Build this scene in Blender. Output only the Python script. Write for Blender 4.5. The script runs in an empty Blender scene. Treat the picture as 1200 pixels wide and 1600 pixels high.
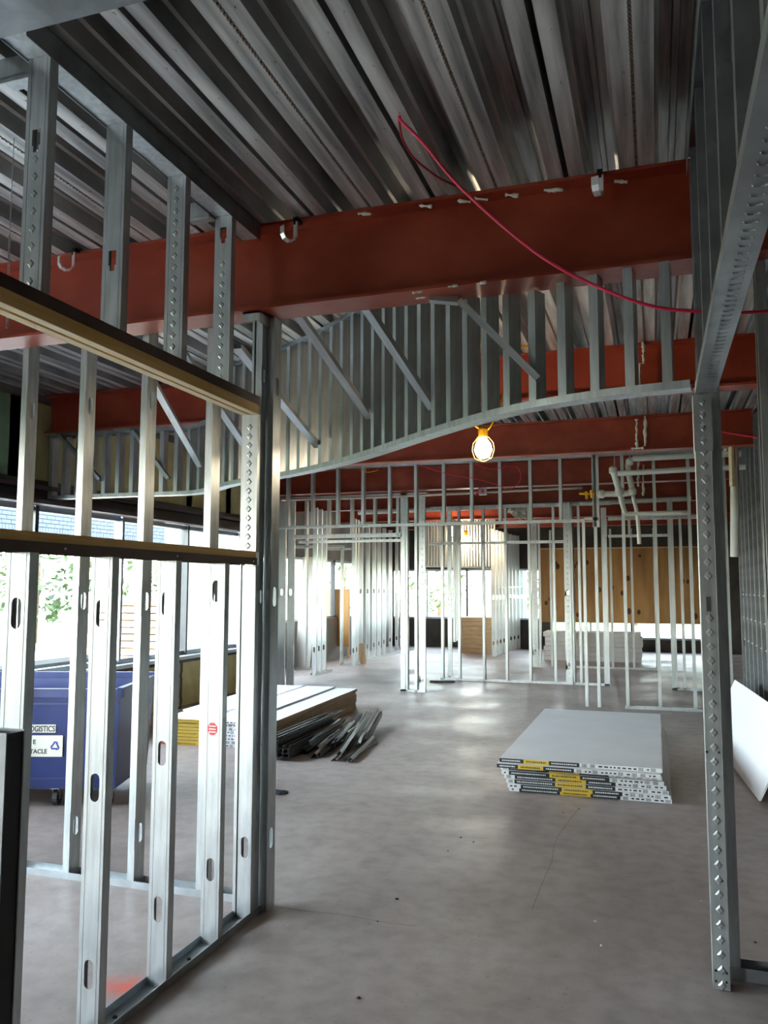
import bpy, math, random
from mathutils import Vector, Matrix

random.seed(7)
SC = bpy.context.scene
COL = SC.collection

# ------------------------------------------------------------------ camera
YAW, PIT, ROL, F = math.radians(18.3), math.radians(5.28), math.radians(-0.09), 1279.0
CAM = Vector((0, 0, 1.58))
_f = Vector((-math.sin(YAW) * math.cos(PIT), math.cos(YAW) * math.cos(PIT), math.sin(PIT)))
_r0 = Vector((math.cos(YAW), math.sin(YAW), 0))
_d0 = _f.cross(_r0)
_r = _r0 * math.cos(ROL) + _d0 * math.sin(ROL)
_d = -_r0 * math.sin(ROL) + _d0 * math.cos(ROL)
cd = bpy.data.cameras.new('camera')
cd.sensor_fit = 'HORIZONTAL'; cd.sensor_width = 36; cd.lens = F * 36 / 1200
cd.clip_start = 0.05; cd.clip_end = 300
cam = bpy.data.objects.new('camera', cd); COL.objects.link(cam)
M = Matrix(((_r.x, -_d.x, -_f.x, CAM.x), (_r.y, -_d.y, -_f.y, CAM.y), (_r.z, -_d.z, -_f.z, CAM.z), (0, 0, 0, 1)))
cam.matrix_world = M
SC.camera = cam

# ------------------------------------------------------------------ world, sun, exposure
W = bpy.data.worlds.new('world'); SC.world = W; W.use_nodes = True
nt = W.node_tree; nt.nodes.clear()
wo = nt.nodes.new('ShaderNodeOutputWorld'); bg = nt.nodes.new('ShaderNodeBackground')
sky = nt.nodes.new('ShaderNodeTexSky'); sky.sky_type = 'NISHITA'; sky.sun_disc = False
sky.sun_elevation = math.radians(48); sky.sun_rotation = math.radians(188); sky.air_density = 1.2; sky.dust_density = 1.0
hs = nt.nodes.new('ShaderNodeHueSaturation'); hs.inputs['Saturation'].default_value = 0.38
nt.links.new(sky.outputs[0], hs.inputs['Color']); nt.links.new(hs.outputs[0], bg.inputs[0])
bg.inputs[1].default_value = 1.0
nt.links.new(bg.outputs[0], wo.inputs[0])
sd = bpy.data.lights.new('sun', 'SUN'); sd.energy = 3.2; sd.angle = 0.01; sd.color = (1, .95, .86)
sun = bpy.data.objects.new('sun', sd); COL.objects.link(sun)
sun.rotation_euler = Vector((0.08, 0.60, -0.80)).to_track_quat('-Z', 'Y').to_euler()
VS = SC.view_settings
VS.view_transform = 'Standard'; VS.look = 'None'; VS.gamma = 1.0; VS.use_curve_mapping = False
VS.exposure = 2.5
SC.cycles.max_bounces = 10; SC.cycles.diffuse_bounces = 5; SC.cycles.glossy_bounces = 5
SC.cycles.transparent_max_bounces = 12; SC.cycles.sample_clamp_indirect = 6.0
SC.cycles.caustics_reflective = False; SC.cycles.caustics_refractive = False
PORTALS = [  # centre, size, direction into the building: the windows and the added front opening
    ((-5.66, 4.9, 1.55), 11.8, 1.7, (1, 0, 0)), ((-4.45, -4.06, 1.58), 1.1, 1.65, (0, 1, 0)),
    ((-6.96, 15.0, 1.55), 8.0, 1.3, (1, 0, 0)), ((-4.5, 21.66, 1.45), 4.0, 1.3, (0, -1, 0))]
for c, sx, sy, dr in PORTALS:
    ld = bpy.data.lights.new('daylight_portal', 'AREA'); ld.shape = 'RECTANGLE'; ld.size = sx; ld.size_y = sy
    ld.cycles.is_portal = True
    lo = bpy.data.objects.new('daylight_portal', ld); COL.objects.link(lo); lo.location = c
    lo.rotation_euler = Vector(dr).to_track_quat('-Z', 'Z').to_euler()

# ------------------------------------------------------------------ measuring helpers: a sight line meets a known plane
def ray(u, v):
    return _r * ((u - 600) / F) + _d * ((v - 800) / F) + _f
def onz(u, v, z=0.0):
    d = ray(u, v); return CAM + d * ((z - CAM.z) / d.z)
def onx(u, v, x):
    d = ray(u, v); return CAM + d * ((x - CAM.x) / d.x)
def ony(u, v, y):
    d = ray(u, v); return CAM + d * ((y - CAM.y) / d.y)

# ------------------------------------------------------------------ materials
MATS = {}
def mat(name, col, rough=.6, metal=0.0, var=0.0, scale=8.0, stretch=(1, 1, 1), bump=0.0, bscale=None, col2=None, lo=.35, hi=.65, spec=.5, detail=4):
    m = bpy.data.materials.new(name); m.use_nodes = True; MATS[name] = m
    n = m.node_tree.nodes; l = m.node_tree.links
    b = n['Principled BSDF']
    b.inputs['Base Color'].default_value = (*col, 1); b.inputs['Roughness'].default_value = rough
    b.inputs['Metallic'].default_value = metal; b.inputs['Specular IOR Level'].default_value = spec
    if var or bump or col2:
        tc = n.new('ShaderNodeTexCoord'); mp = n.new('ShaderNodeMapping'); mp.inputs['Scale'].default_value = stretch
        l.new(tc.outputs['Object'], mp.inputs[0])
        nz = n.new('ShaderNodeTexNoise'); nz.inputs['Scale'].default_value = scale; nz.inputs['Detail'].default_value = detail
        l.new(mp.outputs[0], nz.inputs['Vector'])
        if var or col2:
            r = n.new('ShaderNodeValToRGB'); r.color_ramp.elements[0].position = lo; r.color_ramp.elements[1].position = hi
            a = col; c2 = col2 or tuple(min(1, c * (1 + var)) for c in col)
            if not col2: a = tuple(c * (1 - var) for c in col)
            r.color_ramp.elements[0].color = (*a, 1); r.color_ramp.elements[1].color = (*c2, 1)
            l.new(nz.outputs[0], r.inputs[0]); l.new(r.outputs[0], b.inputs['Base Color'])
        if bump:
            bp = n.new('ShaderNodeBump'); bp.inputs['Strength'].default_value = bump; bp.inputs['Distance'].default_value = .01
            if bscale:
                n2 = n.new('ShaderNodeTexNoise'); n2.inputs['Scale'].default_value = bscale; l.new(mp.outputs[0], n2.inputs['Vector'])
                l.new(n2.outputs[0], bp.inputs['Height'])
            else: l.new(nz.outputs[0], bp.inputs['Height'])
            l.new(bp.outputs[0], b.inputs['Normal'])
    return m
def emis(name, col, s):
    m = bpy.data.materials.new(name); m.use_nodes = True; MATS[name] = m
    b = m.node_tree.nodes['Principled BSDF']; b.inputs['Base Color'].default_value = (*col, 1)
    b.inputs['Emission Color'].default_value = (*col, 1); b.inputs['Emission Strength'].default_value = s
    return m
mat('galv', (.50, .535, .545), .36, .72, var=.13, scale=6, stretch=(6, 6, .8), bump=.05, bscale=14)
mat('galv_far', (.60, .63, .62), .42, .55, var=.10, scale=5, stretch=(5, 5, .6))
mat('galv_dark', (.30, .32, .34), .42, .7, var=.2, scale=7)
mat('track_steel', (.42, .45, .47), .38, .75, var=.15, scale=7)
mat('deck_steel', (.24, .24, .24), .38, .5, col2=(.80, .79, .77), scale=2.2, stretch=(9, .55, 1), lo=.32, hi=.68, bump=.06, bscale=5)
mat('weld', (.20, .155, .12), .6, .5, var=.35, scale=40)
mat('red_primer', (.29, .038, .015), .42, 0, col2=(.42, .075, .038), scale=2.6, stretch=(1, 1, 1.3), lo=.42, hi=.72, detail=7, bump=.03, bscale=30)
mat('lvl_wood', (.74, .42, .10), .6, 0, col2=(.92, .64, .24), scale=5, stretch=(6, .35, 6), lo=.3, hi=.72, detail=6)
mat('lvl_edge', (.86, .66, .40), .65, 0, col2=(.95, .82, .58), scale=6, stretch=(6, .5, 6))
mat('lvl_gap', (.42, .15, .035), .7, 0, var=.2, scale=6)
mat('brown_track', (.055, .030, .022), .5, .2, var=.25, scale=9)
mat('drywall_paper', (.80, .80, .83), .8, 0, var=.03, scale=2.0)
mat('drywall_tan', (.55, .39, .23), .8, 0, var=.18, scale=6, stretch=(1, 1, 14))
mat('gypsum', (.66, .64, .62), .85)
mat('tape_black', (.018, .018, .02), .5); mat('tape_yellow', (.72, .48, .03), .5); mat('tape_white', (.78, .79, .80), .6)
mat('tape_red', (.72, .06, .08), .5); mat('ink', (.05, .05, .06), .6); mat('ink_grey', (.30, .31, .33), .6)
mat('blue_plastic', (.006, .022, .13), .40, 0, var=.22, scale=3, bump=.04, bscale=10)
mat('sign_white', (.74, .73, .66), .5); mat('sign_blue', (.02, .05, .28), .5)
mat('rubber', (.02, .02, .022), .6); mat('zinc', (.5, .5, .5), .35, .8)
mat('plywood', (.30, .15, .045), .65, 0, col2=(.46, .26, .09), scale=1.7, stretch=(3.2, 1, .55), lo=.3, hi=.72, detail=6)
mat('knot', (.075, .03, .012), .7)
mat('sheathing', (.50, .43, .20), .8, 0, var=.14, scale=4)
mat('sheathing_green', (.22, .33, .20), .8, 0, var=.15, scale=3)
mat('mastic', (.045, .035, .025), .7, 0, var=.4, scale=12)
mat('alu_frame', (.35, .40, .45), .35, .6); mat('dark_frame', (.028, .03, .036), .4, .3)
mat('purlin', (.045, .028, .032), .5, .2, var=.2)
mat('pvc', (.80, .79, .76), .38, 0, var=.05, scale=5)
mat('conduit', (.62, .50, .42), .4, .3)
mat('pink_cable', (.95, .035, .12), .4); mat('red_cable', (.42, .015, .03), .45)
mat('yellow_cord', (.85, .42, .01), .4)
mat('dark_steel', (.085, .085, .09), .40, .7, col2=(.20, .205, .21), scale=5, stretch=(1, 6, 6))
mat('black_paint', (.02, .02, .022), .45, .3)
mat('chrome', (.85, .85, .84), .28, .5)
mat('fireproof', (.78, .75, .68), .9, 0, var=.1, scale=20, bump=.4)
mat('leaf', (.035, .068, .02), .6, 0, col2=(.085, .12, .04), scale=1.5); mat('leaf_dark', (.018, .04, .014), .6, 0, col2=(.045, .075, .026), scale=1.5)
mat('bark', (.13, .09, .06), .9, 0, var=.3, scale=6, bump=.4)
mat('grass', (.09, .115, .04), .9, 0, col2=(.15, .165, .07), scale=.8)
mat('paving', (.24, .24, .25), .9, 0, var=.1, scale=1.5)
mat('brick_blue', (.085, .105, .145), .8, 0, var=.12, scale=3); mat('mortar', (.012, .014, .02), .9)
mat('slate', (.09, .11, .13), .5, 0, var=.2); mat('pale_cap', (.62, .66, .68), .7)
mat('truss_white', (.75, .74, .7), .6); mat('scrap_wood', (.62, .42, .24), .7, 0, var=.15, scale=6, stretch=(8, 8, 1))
mat('shell', (.22, .21, .20), .85, 0, var=.1, scale=2); mat('cloth', (.03, .034, .045), .9)
mat('dirt', (.05, .04, .034), .95)
mat('back_wall_dark', (.06, .055, .05), .9, 0, var=.3, scale=2)  # one dark mottled tone for the whole back wall
emis('bulb', (1.0, .88, .66), 20.0)

def glass():
    m = bpy.data.materials.new('glass'); m.use_nodes = True; MATS['glass'] = m
    n = m.node_tree.nodes; l = m.node_tree.links; n.remove(n['Principled BSDF'])
    t = n.new('ShaderNodeBsdfTransparent'); t.inputs[0].default_value = (.90, .95, .94, 1)
    g = n.new('ShaderNodeBsdfGlossy'); g.inputs['Roughness'].default_value = .03
    lw_ = n.new('ShaderNodeLayerWeight'); pw_ = n.new('ShaderNodeMath'); pw_.operation = 'POWER'; pw_.inputs[1].default_value = 5.0; l.new(lw_.outputs['Facing'], pw_.inputs[0])
    fr = n.new('ShaderNodeMath'); fr.operation = 'MULTIPLY_ADD'; fr.inputs[1].default_value = .8; fr.inputs[2].default_value = .03; l.new(pw_.outputs[0], fr.inputs[0])
    mx = n.new('ShaderNodeMixShader'); l.new(fr.outputs[0], mx.inputs[0]); l.new(t.outputs[0], mx.inputs[1]); l.new(g.outputs[0], mx.inputs[2])
    l.new(mx.outputs[0], n['Material Output'].inputs[0])
glass()

def concrete():
    m = bpy.data.materials.new('concrete'); m.use_nodes = True; MATS['concrete'] = m
    n = m.node_tree.nodes; l = m.node_tree.links; b = n['Principled BSDF']
    tc = n.new('ShaderNodeTexCoord')
    def noise(s, det=6, st=(1, 1, 1)):
        mp = n.new('ShaderNodeMapping'); mp.inputs['Scale'].default_value = st; l.new(tc.outputs['Object'], mp.inputs[0])
        z = n.new('ShaderNodeTexNoise'); z.inputs['Scale'].default_value = s; z.inputs['Detail'].default_value = det
        l.new(mp.outputs[0], z.inputs['Vector']); return z
    def ramp(src, stops):
        r = n.new('ShaderNodeValToRGB'); e = r.color_ramp.elements
        e[0].position, e[0].color = stops[0][0], (*stops[0][1], 1); e[1].position, e[1].color = stops[-1][0], (*stops[-1][1], 1)
        for p, c in stops[1:-1]:
            q = e.new(p); q.color = (*c, 1)
        l.new(src, r.inputs[0]); return r
    def mix(a, bb, fac, mode='MULTIPLY'):
        x = n.new('ShaderNodeMix'); x.data_type = 'RGBA'; x.blend_type = mode
        if isinstance(fac, float): x.inputs[0].default_value = fac
        else: l.new(fac, x.inputs[0])
        l.new(a, x.inputs[6])
        if isinstance(bb, tuple): x.inputs[7].default_value = bb
        else: l.new(bb, x.inputs[7])
        return x.outputs[2]
    base = ramp(noise(.55, 8).outputs[0], [(.3, (.315, .255, .232)), (.5, (.395, .33, .305)), (.7, (.485, .425, .40))])
    fine = ramp(noise(9, 10).outputs[0], [(.28, (.72, .71, .70)), (.6, (1, 1, 1))])
    spots = ramp(noise(38, 3).outputs[0], [(.27, (.45, .42, .40)), (.36, (1, 1, 1))])
    streak = ramp(noise(2.2, 6, (1, .22, 1)).outputs[0], [(.35, (.86, .85, .85)), (.65, (1.06, 1.06, 1.06))])
    c = mix(base.outputs[0], fine.outputs[0], .8); c = mix(c, spots.outputs[0], .5); c = mix(c, streak.outputs[0], .8)
    # orange marking paint sprayed on the slab inside the left-hand frame
    mp = n.new('ShaderNodeMapping'); mp.inputs['Location'].default_value = (-onz(196, 1542).x, -onz(196, 1542).y, 0); l.new(tc.outputs['Object'], mp.inputs[0])
    mp.vector_type = 'POINT'
    sc = n.new('ShaderNodeMapping'); sc.inputs['Scale'].default_value = (5.0, 6.5, 1); sc.inputs['Rotation'].default_value = (0, 0, .5); l.new(mp.outputs[0], sc.inputs[0])
    gr = n.new('ShaderNodeTexGradient'); gr.gradient_type = 'SPHERICAL'; l.new(sc.outputs[0], gr.inputs[0])
    pn = noise(14, 6); mu = n.new('ShaderNodeMath'); mu.operation = 'MULTIPLY'; l.new(gr.outputs[0], mu.inputs[0]); l.new(pn.outputs[0], mu.inputs[1])
    pr = ramp(mu.outputs[0], [(.10, (0, 0, 0)), (.5, (.8, .8, .8))])
    c = mix(c, (.75, .10, .06, 1), pr.outputs[0], 'MIX')
    l.new(c, b.inputs['Base Color'])
    rr = ramp(noise(1.3, 6).outputs[0], [(.3, (.36, .36, .36)), (.7, (.62, .62, .62))]); l.new(rr.outputs[0], b.inputs['Roughness'])
    bp = n.new('ShaderNodeBump'); bp.inputs['Strength'].default_value = .25; bp.inputs['Distance'].default_value = .006
    l.new(noise(22, 8).outputs[0], bp.inputs['Height']); l.new(bp.outputs[0], b.inputs['Normal'])
concrete()

# ------------------------------------------------------------------ mesh helpers
class MB:
    def __init__(s): s.v = []; s.f = []; s.m = []; s.cur = 0
    def quad(s, *p):
        b = len(s.v); s.v += [tuple(q) for q in p]; s.f.append(tuple(range(b, b + len(p)))); s.m.append(s.cur)
    def box(s, x0, x1, y0, y1, z0, z1):
        b = len(s.v)
        s.v += [(x0, y0, z0), (x1, y0, z0), (x1, y1, z0), (x0, y1, z0), (x0, y0, z1), (x1, y0, z1), (x1, y1, z1), (x0, y1, z1)]
        for f in ((0, 3, 2, 1), (4, 5, 6, 7), (0, 1, 5, 4), (1, 2, 6, 5), (2, 3, 7, 6), (3, 0, 4, 7)):
            s.f.append(tuple(b + i for i in f)); s.m.append(s.cur)
        return s
    def hexa(s, p):          # 8 corners, bottom ring then top ring
        b = len(s.v); s.v += [tuple(q) for q in p]
        for f in ((0, 3, 2, 1), (4, 5, 6, 7), (0, 1, 5, 4), (1, 2, 6, 5), (2, 3, 7, 6), (3, 0, 4, 7)):
            s.f.append(tuple(b + i for i in f)); s.m.append(s.cur)
        return s
    def prism(s, poly, a, b, axis='y'):       # poly in the two other axes, swept from a to b
        def P(q, t):
            return (q[0], t, q[1]) if axis == 'y' else ((t, q[0], q[1]) if axis == 'x' else (q[0], q[1], t))
        k = len(s.v); n = len(poly)
        s.v += [P(q, a) for q in poly] + [P(q, b) for q in poly]
        for i in range(n):
            j = (i + 1) % n; s.f.append((k + i, k + j, k + n + j, k + n + i)); s.m.append(s.cur)
        s.f.append(tuple(k + i for i in range(n - 1, -1, -1))); s.m.append(s.cur)
        s.f.append(tuple(k + n + i for i in range(n))); s.m.append(s.cur)
        return s
    def tube(s, pts, r, n=8, caps=True):
        pts = [Vector(p) for p in pts]; k = len(s.v); up = Vector((0, 0, 1)); a = None
        for i, p in enumerate(pts):
            t = (pts[min(i + 1, len(pts) - 1)] - pts[max(i - 1, 0)]).normalized()
            if a is None: a = t.cross(up) if abs(t.z) < .95 else t.cross(Vector((1, 0, 0)))
            a = (a - t * a.dot(t)).normalized(); b = t.cross(a)
            rr = r[i] if isinstance(r, (list, tuple)) else r
            s.v += [tuple(p + (a * math.cos(2 * math.pi * j / n) + b * math.sin(2 * math.pi * j / n)) * rr) for j in range(n)]
        for i in range(len(pts) - 1):
            for j in range(n):
                jj = (j + 1) % n; s.f.append((k + i * n + j, k + i * n + jj, k + i * n + n + jj, k + i * n + n + j)); s.m.append(s.cur)
        if caps:
            s.f.append(tuple(k + j for j in range(n - 1, -1, -1))); s.m.append(s.cur)
            e = k + (len(pts) - 1) * n; s.f.append(tuple(e + j for j in range(n))); s.m.append(s.cur)
        return s
    def lathe(s, prof, c=(0, 0, 0), n=16):    # prof: (r, z) list
        k = len(s.v)
        for r, z in prof: s.v += [(c[0] + r * math.cos(2 * math.pi * j / n), c[1] + r * math.sin(2 * math.pi * j / n), c[2] + z) for j in range(n)]
        for i in range(len(prof) - 1):
            for j in range(n):
                jj = (j + 1) % n; s.f.append((k + i * n + j, k + i * n + jj, k + i * n + n + jj, k + i * n + n + j)); s.m.append(s.cur)
        s.f.append(tuple(k + j for j in range(n - 1, -1, -1))); s.m.append(s.cur)
        e = k + (len(prof) - 1) * n; s.f.append(tuple(e + j for j in range(n))); s.m.append(s.cur)
        return s
    def mesh(s, name, mats, smooth=False):
        me = bpy.data.meshes.new(name); me.from_pydata(s.v, [], s.f); me.validate()
        for m in ([mats] if isinstance(mats, str) else mats): me.materials.append(MATS[m])
        if len(me.polygons) == len(s.m): me.polygons.foreach_set('material_index', s.m)
        if smooth: me.polygons.foreach_set('use_smooth', [True] * len(me.polygons))
        me.update(); return me

def link(name, me, parent=None, loc=(0, 0, 0), rot=(0, 0, 0), scale=(1, 1, 1)):
    o = bpy.data.objects.new(name, me); COL.objects.link(o)
    loc = Vector(loc)
    if parent is not None:
        o.parent = parent
        if parent.type == 'EMPTY' or parent.parent is None: loc = loc - Vector(parent.location)
    o.location = loc; o.rotation_euler = rot; o.scale = scale
    return o
def tag(o, label, cat, group=None, kind=None):
    o['label'] = label; o['category'] = cat
    if group: o['group'] = group
    if kind: o['kind'] = kind
    return o
def thing(name, label, cat, loc=(0, 0, 0), group=None):
    o = bpy.data.objects.new(name, None); COL.objects.link(o); o.location = loc; o.empty_display_size = .1
    return tag(o, label, cat, group)
def struct(o): o['kind'] = 'structure'; return o
def part(name, mb, m, parent, smooth=False): return link(name, mb.mesh(name, m, smooth), parent)      # world-space verts
def spline(pts, k=8):
    P = [Vector(p) for p in pts]; P = [P[0] * 2 - P[1]] + P + [P[-1] * 2 - P[-2]]; out = []
    for i in range(1, len(P) - 2):
        for j in range(k):
            t = j / k; a, b, c, d = P[i - 1:i + 3]
            out.append(.5 * ((2 * b) + (c - a) * t + (2 * a - 5 * b + 4 * c - d) * t * t + (3 * b - 3 * c + d - a) * t ** 3))
    out.append(P[-2]); return out

# ------------------------------------------------------------------ sheet-metal members
T = .0016
def slot(w, h, shape='oval'):
    if shape == 'key': return [(-.5 * w, -.22 * h), (-.3 * w, -.22 * h), (-.3 * w, -.5 * h), (0, -.5 * h), (.3 * w, -.5 * h), (.3 * w, -.22 * h), (.5 * w, -.22 * h), (.5 * w, .5 * h), (0, .5 * h), (-.5 * w, .5 * h)]
    r = w / 2; q = h / 2 - r; out = []
    for i in range(6): a = math.pi + math.pi * i / 5; out.append((r * math.cos(a), -q + r * math.sin(a)))
    for i in range(6): a = math.pi * i / 5; out.append((r * math.cos(a), q + r * math.sin(a)))
    return out
STUDS = {}
def stud_mesh(L, web=.09, fl=.041, lip=.011, holes=(), m='galv', shape='oval', ribs=False, hw=.038, hh=.1):
    key = (round(L, 3), web, fl, tuple(round(h, 3) for h in holes), m, shape, ribs)
    if key in STUDS: return STUDS[key]
    b = MB()
    z = 0.0
    for h in sorted(holes):
        z0, z1 = h - hh * .8, h + hh * .8
        b.box(0, web, 0, T, z, z0)
        sl = [(web / 2 + p[0], h + p[1]) for p in slot(hw, hh, shape)]
        def proj(p):        # onto the panel's rectangle
            dx, dz = p[0] - web / 2, p[1] - h
            k = min((web / 2) / abs(dx) if abs(dx) > 1e-6 else 9e9, (z1 - h) / abs(dz) if abs(dz) > 1e-6 else 9e9); return (web / 2 + dx * k, h + dz * k)
        rim = [proj(p) for p in sl]
        cor = [(0, z0), (web, z0), (web, z1), (0, z1)]
        ang = lambda p: math.atan2(p[1] - h, p[0] - web / 2)
        n = len(sl)
        for i in range(n):
            j = (i + 1) % n
            mid = [c for c in cor if (ang(c) - ang(rim[i])) % (2 * math.pi) < (ang(rim[j]) - ang(rim[i])) % (2 * math.pi)]
            mid = [c for c in mid if (c[0] - rim[i][0]) ** 2 + (c[1] - rim[i][1]) ** 2 > 1e-10]
            out = [rim[i]] + mid + [rim[j]]
            fr = [sl[i]] + out + [sl[j]]
            b.quad(*[(p[0], 0, p[1]) for p in fr]); b.quad(*[(p[0], T, p[1]) for p in reversed(fr)])
            b.quad((sl[i][0], 0, sl[i][1]), (sl[j][0], 0, sl[j][1]), (sl[j][0], T, sl[j][1]), (sl[i][0], T, sl[i][1]))
        z = z1
    b.box(0, web, 0, T, z, L)
    b.box(0, T, T, fl, 0, L); b.box(web - T, web, T, fl, 0, L)
    b.box(T, lip, fl - T, fl, 0, L); b.box(web - lip, web - T, fl - T, fl, 0, L)
    if ribs:
        for x in (.012, web - .016): b.box(x, x + .004, -.0012, 0, 0, L)
    STUDS[key] = b.mesh('stud', m); return STUDS[key]
def stud(parent, x, y, z0, z1, face='-Y', name='stud', **k):
    web = k.get('web', .09)
    me = stud_mesh(z1 - z0, **k)
    if face == '-Y': return link(name, me, parent, (x, y, z0))
    if face == '+X': return link(name, me, parent, (x, y, z0), (0, 0, math.pi / 2))
    if face == '-X': return link(name, me, parent, (x, y + web, z0), (0, 0, -math.pi / 2))
    if face == '+Y': return link(name, me, parent, (x + web, y, z0), (0, 0, math.pi))
    return link(name, me, parent, (x, y, z0), (0, 0, face))
def poly_track(name, parent, pts, w, leg, z, up=True, m='track_steel'):     # U track swept along a plan line
    P = [Vector((p[0], p[1])) for p in pts]; N = []
    for i in range(len(P)):
        a = (P[i] - P[i - 1]).normalized() if i else None; c = (P[i + 1] - P[i]).normalized() if i < len(P) - 1 else None
        d = (a + c).normalized() if a and c else (a or c); N.append(Vector((-d.y, d.x)))
    h = w / 2; s = 1 if up else -1; t = .003
    sec = [(-h, 0), (h, 0), (h, leg * s), (h - t, leg * s), (h - t, t * s), (-h + t, t * s), (-h + t, leg * s), (-h, leg * s)]
    b = MB(); n = len(sec)
    for p, q in zip(P, N):
        zz = z if not callable(z) else z(p)
        b.v += [(p.x + q.x * a, p.y + q.y * a, zz + c) for a, c in sec]
    for i in range(len(P) - 1):
        for j in range(n):
            jj = (j + 1) % n; b.f.append((i * n + j, i * n + jj, i * n + n + jj, i * n + n + j)); b.m.append(0)
    b.f.append(tuple(range(n - 1, -1, -1))); b.m.append(0)
    e = (len(P) - 1) * n; b.f.append(tuple(e + j for j in range(n))); b.m.append(0)
    return part(name, b, m, parent)
def channel(name, parent, p0, p1, w=.05, leg=.03, roll=0.0, m='galv', lip=.008):
    p0, p1 = Vector(p0), Vector(p1); L = (p1 - p0).length; t = .002
    b = MB(); b.box(-w / 2, w / 2, 0, t, 0, L); b.box(-w / 2, -w / 2 + t, t, leg, 0, L); b.box(w / 2 - t, w / 2, t, leg, 0, L)
    b.box(-w / 2 + t, -w / 2 + lip, leg - t, leg, 0, L); b.box(w / 2 - lip, w / 2 - t, leg - t, leg, 0, L)
    q = (p1 - p0).to_track_quat('Z', 'Y') @ Matrix.Rotation(roll, 3, 'Z').to_quaternion()
    return link(name, b.mesh(name, m), parent, p0, q.to_euler())
def emboss(parent_stud, web, L, z0, z1, step=.052, w=.034, m='galv', off=-.0):   # raised diamonds down the middle of a web
    b = MB(); z = z0
    while z < z1:
        c = (web / 2, -.005 + off, z); q = [(web / 2 - w / 2, off, z), (web / 2, off, z - w * .55), (web / 2 + w / 2, off, z), (web / 2, off, z + w * .55)]
        i = [(web / 2 + (p[0] - web / 2) * .55, off - .0035, z + (p[2] - z) * .55) for p in q]
        for k in range(4): b.quad(q[k], q[(k + 1) % 4], i[(k + 1) % 4], i[k])
        b.quad(*i)
        z += step
    o = bpy.data.objects.new('embossing', b.mesh('embossing', m)); COL.objects.link(o); o.parent = parent_stud; o['kind'] = 'stuff'
    return o

# ================================================================== THE SETTING
DECK = 3.44
fl = MB(); fl.box(-5.6, 7.0, -4.0, 21.6, -.15, 0); fl.box(-6.9, -5.6, 10.8, 21.6, -.15, 0)
floor = struct(link('floor', fl.mesh('floor', 'concrete')))
def crack(pts, w=.004):
    b = MB(); P = [onz(u, v) for u, v in pts]
    b.tube([Vector((p.x, p.y, -.0005)) for p in spline(P, 5)], w, 5); o = link('crack', b.mesh('crack', 'dirt'), floor); return o
crack([(430, 1416), (480, 1424), (540, 1430), (600, 1441), (650, 1447)], .0012)
crack([(905, 1262), (870, 1310), (862, 1345), (845, 1385), (832, 1420)], .0011)
gm = MB(); gm.box(-60, 60, -60, 90, -.30, -.16)
struct(link('trim_ground', gm.mesh('ground', 'grass')))
pv = MB(); pv.box(-14.5, 12, 21.75, 33, -.16, -.12); pv.box(-11.5, -5.75, -14, 10.9, -.16, -.10); pv.box(-11.5, -7.05, 10.9, 21.7, -.16, -.10); pv.box(-5.75, 12, -14, -4.15, -.16, -.10)
struct(link('trim_paving', pv.mesh('paving', 'paving')))

# --- ceiling: cellular steel deck, one child per sheet
ceiling = bpy.data.objects.new('ceiling', None); COL.objects.link(ceiling); ceiling.location = (0, 0, DECK); struct(ceiling)
PER = .3125
def deck_profile():
    pts = []; strips = []
    for k, s in enumerate((.010, .024)):
        x = k * PER; a = .070
        pts += [(x, 0), (x + a, 0), (x + a, .20), (x + a + s, .20), (x + a + s, 0), (x + 2 * a + s, 0)]
        strips += [(x + .012, x + a - .006), (x + a + s + .006, x + 2 * a + s - .012)]
        y = x + 2 * a + s; wv = x + PER - y
        pts += [(y + .004, .075), (y + .018, .082), (y + .022, .198), (y + wv * .40, .20), (y + wv * .43, .18), (y + wv * .57, .18), (y + wv * .60, .20), (y + wv - .022, .198), (y + wv - .018, .082), (y + wv - .004, .075)]
    pts.append((2 * PER, 0))
    return pts, strips
dp, strips = deck_profile()
db = MB()
YA, YB = -4.2, 21.7
n = len(dp)
db.v += [(p[0], YA, p[1]) for p in dp] + [(p[0], YB, p[1]) for p in dp]
for i in range(n - 1): db.f.append((i, n + i, n + i + 1, i + 1)); db.m.append(0)
db.box(0, 2 * PER, YA, YB, .2015, .26)
rr = random.Random(3)
for (a, b_) in strips:                       # spot welds / dimples along each flat
    y = 1.4 + rr.random() * .2
    cx = a + (b_ - a) * .62
    while y < 13:
        r = .005; q = [(cx - r, y - r * 1.5, 0), (cx + r, y - r * 1.5, 0), (cx + r, y + r * 1.5, 0), (cx - r, y + r * 1.5, 0)]
        i = [(cx - r * .5, y - r, -.003), (cx + r * .5, y - r, -.003), (cx + r * .5, y + r, -.003), (cx - r * .5, y + r, -.003)]
        for k in range(4): db.quad(q[k], q[(k + 1) % 4], i[(k + 1) % 4], i[k])
        db.quad(*i); y += .30 + rr.uniform(-.02, .02)
deck_me = db.mesh('deck_sheet', 'deck_steel')
wb = MB(); y = 1.2
while y < 9.2:
    h = .004 + .004 * rr.random(); wb.box(.068, .082, y, y + .012, -h * .3, .02); y += .022
weld_me = wb.mesh('seam_weld', 'weld')
x = -.03 - .075 - PER * 22
while x < 7.0:
    o = link('deck_sheet', deck_me, ceiling, (x, 0, DECK))
    if -4 < x < .6:
        w_ = bpy.data.objects.new('seam_weld', weld_me); COL.objects.link(w_); w_.parent = o; w_['kind'] = 'stuff'
    x += 2 * PER

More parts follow.
